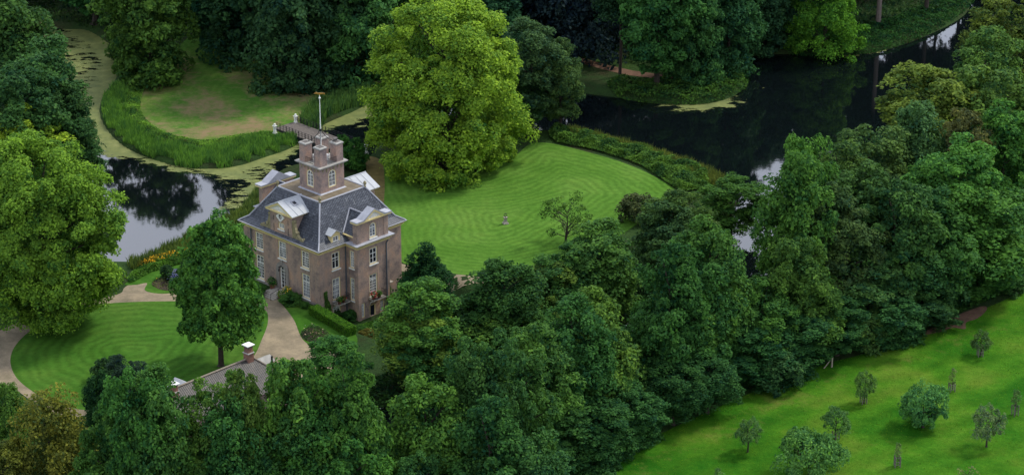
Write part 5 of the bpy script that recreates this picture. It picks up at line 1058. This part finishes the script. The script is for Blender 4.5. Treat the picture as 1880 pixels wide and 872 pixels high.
# the belt between garden, ditch and orchard, right half (crown column, top row, half width)
BELT = [
 (1862, -15, 62, OG, 'fine0', 'dull olive tree at the top right corner above the pond inlet'),
 (1822, 52, 60, (.075, .13, .04), 'fine1', 'soft green tree below the top right corner'),
 (1716, 120, 84, (.10, .15, .03), 'fine2', 'spreading yellow-olive tree reaching over the dark pond'),
 (1828, 118, 68, (.065, .14, .04), 'belt0', 'mid-green tree on the right edge beside the yellow-olive one'),
 (1684, 185, 56, (.05, .125, .06), 'belt3', 'blue-green tree just below the yellow-olive one'),
 (1850, 195, 62, (.06, .155, .035), 'belt1', 'fresh green tree on the right edge, third from the top'),
 (1779, 200, 50, (.11, .105, .05), 'fine1', 'brownish olive tree amid the green right-hand crowns'),
 (1600, 218, 66, (.072, .13, .05), 'fine0', 'grey-green tree jutting toward the dark pond'),
 (1487, 245, 46, (.058, .145, .038), 'belt2', 'green tree crown standing up against the dark pond'),
 (1763, 258, 76, (.062, .175, .036), 'belt4', 'bright leafy tree below the brownish olive one'),
 (1548, 262, 60, (.06, .13, .045), 'belt5', 'tree between the upright crown and the grey-green one'),
 (1438, 283, 56, (.045, .125, .034), 'belt1', 'tree at the water gap with pond glinting on its left'),
 (1358, 316, 54, (.05, .125, .034), 'fine2', 'tree left of the water gap at the pond corner'),
 (1512, 335, 56, (.06, .11, .05), 'fine0', 'grey-green tree right of the water gap'),
 (1584, 305, 70, (.05, .11, .042), 'belt3', 'dull green tree in the middle of the right-hand belt'),
 (1650, 330, 66, (.042, .105, .038), 'belt0', 'dark-green tree right of the middle of the belt'),
 (1800, 335, 86, (.045, .13, .034), 'belt2', 'broad tree under the bright leafy one'),
 (1720, 350, 66, (.04, .11, .036), 'belt5', 'tree left of the broad one near the right edge'),
 (1245, 352, 56, (.05, .11, .036), 'fine1', 'tree at the corner where lawn, scrub and belt meet'),
 (1192, 372, 50, (.055, .10, .045), 'belt4', 'grey-green tree leaning onto the big lawn'),
 (1304, 392, 62, (.042, .115, .036), 'belt3', 'deep green tree left of the water gap, second row'),
 (1560, 385, 60, (.055, .11, .05), 'fine2', 'greyish tree in the second row of the right belt'),
 (1466, 428, 52, (.055, .12, .035), 'belt0', 'tree below the water gap with yellowish top'),
 (1663, 425, 64, (.035, .095, .038), 'belt1', 'darker tree, second row above the orchard corner'),
 (1812, 440, 68, (.038, .115, .034), 'belt4', 'tree on the orchard side near the right edge'),
 (1872, 380, 60, (.03, .09, .034), 'belt5', 'dark tree cut by the right edge above the orchard'),
 (1137, 418, 62, (.05, .12, .036), 'belt2', 'tree on the lower lawn edge right of the thin open one'),
 (1200, 440, 62, (.04, .105, .036), 'belt5', 'deep green tree behind the yellow-topped one'),
 (1037, 452, 56, (.042, .105, .034), 'fine0', 'tree right under the thin open one at the lawn edge'),
 (1275, 462, 66, (.042, .11, .038), 'belt1', 'tree left of the water gap, third row'),
 (1164, 478, 58, (.055, .125, .034), 'fine1', 'light-topped tree in the middle of the belt'),
 (927, 476, 60, (.034, .095, .034), 'belt3', 'dark tree at the lawn edge right of the yew'),
 (1000, 488, 58, (.075, .13, .032), 'belt0', 'yellowish-topped tree at the lawn edge, two right of the yew'),
 (1567, 468, 76, (.06, .12, .046), 'fine0', 'pale grey-green tree standing out over the orchard side'),
 (1402, 512, 52, (.045, .12, .032), 'belt4', 'tree right below the bright water gap'),
 (1480, 500, 62, (.055, .135, .03), 'belt2', 'fresh tree in the third row above the orchard'),
 (1687, 488, 66, (.030, .085, .036), 'low0', 'very dark tree above the bare earth patch'),
 (1330, 515, 62, (.040, .11, .036), 'fine2', 'tree of the belt above the middle of the orchard edge'),
 (1281, 500, 60, (.055, .13, .034), 'belt1', 'green tree left of the one over the orchard edge'),
 (1625, 520, 60, (.028, .085, .036), 'low1', 'dark orchard-side tree left of the bare earth patch'),
 (824, 512, 66, (.058, .145, .036), 'fine1', 'fresh green tree in front of the yew'),
 (870, 545, 58, (.042, .11, .036), 'belt0', 'tree right of the fresh green one in front of the yew'),
 (951, 540, 58, (.040, .105, .034), 'belt5', 'deep green tree under the dark one at the lawn edge'),
 (1123, 525, 64, (.065, .14, .034), 'belt3', 'yellow-topped tree in the middle of the belt'),
 (1058, 550, 60, (.036, .10, .036), 'belt2', 'dark tree left of the yellow-topped one in the middle'),
 (1220, 540, 60, (.042, .11, .036), 'fine0', 'tree right of the yellow-topped one in the middle'),
 (1460, 570, 60, (.028, .085, .036), 'low0', 'dark orchard-side tree above the small fruit trees'),
 (1540, 545, 54, (.030, .09, .036), 'fine1', 'dark tree just above the wooden post and brace'),
 (1388, 590, 62, (.030, .09, .038), 'low0', 'dark orchard-side tree, fourth from the post and brace'),
 (1326, 575, 64, (.034, .10, .036), 'belt4', 'dark tree two rows in from the orchard edge'),
 (1262, 590, 60, (.036, .10, .036), 'belt5', 'deep green tree with dull foliage above the canal glints'),
 (713, 576, 60, (.12, .18, .034), 'belt2', 'yellow-green tree touching the lower hedge of the house'),
 (775, 585, 56, (.04, .11, .04), 'fine2', 'darker tree right of the yellow-green one by the hedge'),
 (905, 572, 62, (.07, .14, .032), 'belt1', 'yellowish tree in the middle of the lower belt'),
 (838, 600, 60, (.038, .105, .04), 'fine0', 'blue-tinged green tree left of the yellowish one'),
 (985, 585, 60, (.05, .12, .036), 'belt4', 'tree right of the yellowish one in the lower belt'),
 (1054, 585, 62, (.045, .12, .038), 'belt0', 'green tree with clumpy crown above two water glints'),
 (1118, 612, 44, (.04, .105, .036), 'belt3', 'tree left of the bright ditch glint'),
 (1214, 640, 46, (.036, .10, .036), 'fine1', 'tree right of the bright ditch glint'),
 (610, 622, 52, (.045, .125, .036), 'fine1', 'tree at the lower end of the gravel court'),
 (641, 650, 56, (.05, .13, .036), 'belt5', 'tree below the side lawn'),
 (945, 640, 66, (.042, .115, .036), 'fine2', 'full tree in the centre of the lower belt'),
 (758, 690, 64, (.07, .14, .032), 'belt3', 'yellow-tinted tree with dark trunk above the lower ditch'),
 (862, 655, 50, (.036, .10, .038), 'belt2', 'large dark green tree beside the lower ditch glint'),
 (1013, 650, 58, (.038, .105, .036), 'belt1', 'tree in the lower belt left of the orchard corner, upper row'),
 (1100, 700, 60, (.032, .09, .036), 'belt5', 'dark tree behind the last one at the orchard corner'),
 (1302, 648, 44, (.026, .08, .034), 'belt3', 'low dark tree on the orchard edge, left part'),
 (1238, 668, 46, (.028, .085, .034), 'belt2', 'low dark tree left of the other low one on the orchard edge'),
 (1158, 700, 50, (.030, .09, .036), 'low1', 'hanging dark tree at the orchard corner'),
 (1046, 735, 62, (.036, .10, .038), 'low0', 'drooping dark tree at the bottom right of the belt'),
 (1104, 738, 52, (.030, .09, .036), 'low1', 'lowest tree of the belt beside the orchard'),
 (545, 645, 56, (.075, .17, .034), 'belt0', 'bright green tree right of the coach house roof'),
 (585, 690, 60, (.05, .13, .036), 'fine2', 'tree right of the bright green one by the coach house'),
 (640, 720, 52, (.045, .12, .036), 'belt1', 'tree above the lower ditch, left of the yellow-tinted one'),
 (400, 677, 58, (.075, .135, .036), 'fine0', 'soft yellowish tree in front of the coach house roof'),
 (447, 678, 44, (.07, .13, .038), 'fine1', 'soft green tree just right of the one before the coach house roof'),
 (532, 666, 50, (.06, .14, .036), 'belt5', 'green tree under the right end of the coach house'),
 (330, 692, 60, (.045, .12, .038), 'belt2', 'tree below the left chimney of the coach house'),
 (240, 672, 56, (.042, .12, .036), 'fine2', 'tree at the lower edge of the front lawn'),
 (180, 672, 28, (.022, .065, .032), 'belt3', 'small dark tree against the striped front lawn'),
 (268, 730, 58, (.040, .11, .038), 'belt4', 'tree left of the pale gap at the bottom'),
 (200, 735, 52, (.045, .125, .036), 'belt0', 'tree right of the golden drooping one'),
 (420, 745, 56, (.04, .11, .038), 'belt1', 'tree right of the pale gap at the bottom'),
 (500, 760, 60, (.038, .11, .038), 'fine0', 'tree under the bright green one at the bottom'),
 (575, 760, 60, (.038, .105, .036), 'belt3', 'dark tree at the bottom below the gravel court'),
 (225, 800, 72, (.065, .16, .034), 'belt5', 'bright crown at the bottom edge right of the golden drooping tree'),
 (330, 800, 62, (.05, .13, .036), 'belt2', 'crown cut by the bottom edge under the pale gap'),
 (435, 805, 66, (.042, .12, .038), 'belt4', 'crown cut by the bottom edge, fourth from the left corner'),
 (535, 815, 60, (.05, .13, .034), 'fine1', 'crown cut by the bottom edge below the coach house'),
 (640, 790, 66, (.048, .13, .034), 'belt0', 'light crown at the bottom left of the lower ditch'),
 (770, 825, 44, (.035, .10, .038), 'fine2', 'blue-green crown cut by the bottom edge at the lower ditch'),
 (900, 735, 66, (.036, .10, .036), 'belt5', 'dark tree right of the lower ditch glint'),
 (985, 745, 60, (.032, .095, .036), 'belt3', 'dark tree left of the drooping one at the bottom right of the belt'),
 (900, 822, 54, (.034, .10, .036), 'belt1', 'dark crown cut by the bottom edge right of the ditch'),
 (975, 800, 56, (.030, .09, .036), 'belt2', 'dark crown at the bottom edge near the orchard'),
]
ORL = PL(OR_UP)
def row_limit(px): return float(np.interp(px, [a for a, b in OR_UP], [b for a, b in OR_UP], left=1100)) - (46 if px < 1350 else 30)
DCH = densify(WATER, True, 1)
for cx, ty, r, col, key, lb in BELT:
    for gx_, gy_ in ((1166, 660), (832, 795), (712, 832), (342, 778), (1405, 430)):
        if ty + 10 < gy_ < ty + 290 and abs(cx - gx_) < r * 1.0: cx += (1 if cx > gx_ else -1) * min(55, r * 1.02 - abs(cx - gx_) + 5)
    best = None
    for H in (20, 21.5, 18.5, 23, 17, 24.5, 15.5, 14, 12.5, 11, 9.5, 8):
        x, y = G(cx, ty, H); s_ = CF / (y * math.cos(CP) + CH * math.sin(CP)); zc = y * math.cos(CP) + CH * math.sin(CP)
        by = 436 - CF * (y * math.sin(CP) - CH * math.cos(CP)) / zc
        if by > row_limit(cx): continue
        wd = float(sdist(np.array([x]), np.array([y]), WATER)[0])
        sc_ = (0 if wd > .8 else 3 + min(0, wd) * -1) + abs(H - 19.5) * .35
        if best is None or sc_ < best[0]: best = (sc_, H)
    tree(key, cx, ty, r * (1.12 if r > 40 else 1), col, lb, H=(9.5 if r < 40 else best[1]) if best else 8, group='trees of the belt between garden and orchard')
tree('weep0', 84, 728, 92, (.125, .15, .028), 'golden-olive drooping tree in the bottom left corner', 'tree', 'drooping_tree', H=15)
tree('belt3', 8, 690, 34, (.06, .14, .034), 'green tree cut by the left edge above the golden drooping one', H=13)
tree('fine1', 0, 800, 50, (.12, .13, .034), 'olive crown in the very corner at the bottom left', H=12)
tree('fine0', 229, 636, 34, (.045, .06, .055), 'small greyish purple tree in front of the striped front lawn', H=11)
# bushes where the belt meets the grass
for (px, py, r, h, c, lb) in ((1584, 645, 2.7, 4.8, (.05, .12, .04), 'round bush standing free at the belt edge above the orchard'), (1433, 712, 3.2, 4.6, (.030, .09, .04), 'low spreading bush at the belt edge near the small fruit trees'),
     (1640, 628, 2.2, 3.6, (.028, .085, .035), 'dark bush at the belt edge left of the bare earth patch'), (1171, 408, 2.6, 4.2, (.06, .095, .05), 'grey-green bush at the lower right rim of the big lawn'), (1120, 832, 2.2, 3.4, (.028, .085, .035), 'dark bush at the lowest corner of the belt'),
     (1850, 535, 2.4, 3.5, (.035, .10, .035), 'bush at the belt foot near the right edge')):
    plant('bush0', px, py, r, h, c, lb)
plant('bush1', 205, 700, 2.4, 3.0, (.028, .075, .035), 'dark bush on the lower rim of the front lawn')
# orchard trees: (foot column, foot row, top row, half width)
def orch(key, px, py, top, r, col, label, guard=0):
    col = tuple(c * 1.35 for c in col)
    o = tree(key, px, top, r, col, label, 'fruit tree', 'fruit_tree', group='fruit trees of the orchard', base=py); return o
def guard(px, py, h, label, col='wood'):
    x, y = G(px, py); o = empty('tree_guard', (x, y, 0), px * .3, label=label, cat='tree guard', group='wooden guards round the young fruit trees')
    for k in range(4):
        a = k * math.pi / 2; q = MB(); q.box(.42 * math.cos(a) - .05, .42 * math.cos(a) + .05, .42 * math.sin(a) - .05, .42 * math.sin(a) + .05, -.1, h); q.build('post', M[col], o)
    q = MB()
    for z in (.35, .7, h - .12):
        for k in range(4): a, b = k * math.pi / 2, (k + 1) * math.pi / 2; q.tube([(.42 * math.cos(a), .42 * math.sin(a), z), (.42 * math.cos(b), .42 * math.sin(b), z)], .03, 4)
    q.build('rails', M[col], o)
orch('orchard_wide', 1487, 874, 792, 63, (.065, .14, .05), 'broad umbrella-shaped fruit tree at the bottom of the orchard')
orch('orchard', 1372, 830, 770, 25, (.06, .12, .05), 'slim fruit tree without a guard, left of the umbrella-shaped one')
orch('orchard', 1534, 806, 748, 27, (.06, .11, .045), 'small dark-leaved fruit tree in a guard above the umbrella-shaped one')
orch('orchard', 1587, 740, 684, 20, (.065, .12, .045), 'small twiggy fruit tree in a brown guard, topmost but one on the left')
orch('orchard_full', 1694, 784, 705, 41, (.055, .135, .055), 'densest round fruit tree, leafy down to the ground')
orch('orchard', 1812, 820, 748, 30, (.075, .12, .075), 'grey-green fruit tree with a leaning thick trunk')
orch('sapling', 1747, 718, 674, 10, (.09, .12, .06), 'tiny guarded sapling right of the dense round fruit tree')
orch('orchard', 1800, 654, 610, 19, (.055, .10, .045), 'twiggy dark sapling topmost in the orchard, right of the bare earth')
orch('sapling', 1863, 762, 715, 15, (.07, .10, .05), 'thin sapling in a guard near the right edge')
orch('sapling', 1647, 856, 812, 11, (.09, .13, .07), 'tiny sapling in a tall guard at the bottom, right of the umbrella-shaped tree')
orch('sapling', 1316, 905, 858, 15, (.07, .12, .05), 'fruit tree top cut by the bottom edge at the left of the orchard')
orch('bare', 1775, 905, 855, 20, (.12, .11, .06), 'almost bare fruit tree cut by the bottom edge')
for px, py, h, lb in ((1534, 806, 1.1, 'guard round the small dark-leaved fruit tree'), (1585, 740, 1.4, 'brown guard round the twiggy tree at the upper left of the orchard'), (1747, 718, 1.1, 'guard round the tiny sapling beside the dense round tree'), (1799, 654, 1.5, 'guard of the topmost sapling near the bare earth'), (1863, 762, 1.4, 'guard near the right edge'), (1647, 856, 1.4, 'tall guard at the bottom right of the umbrella-shaped tree')): guard(px, py, h, lb)
print('trees', len(TREES))
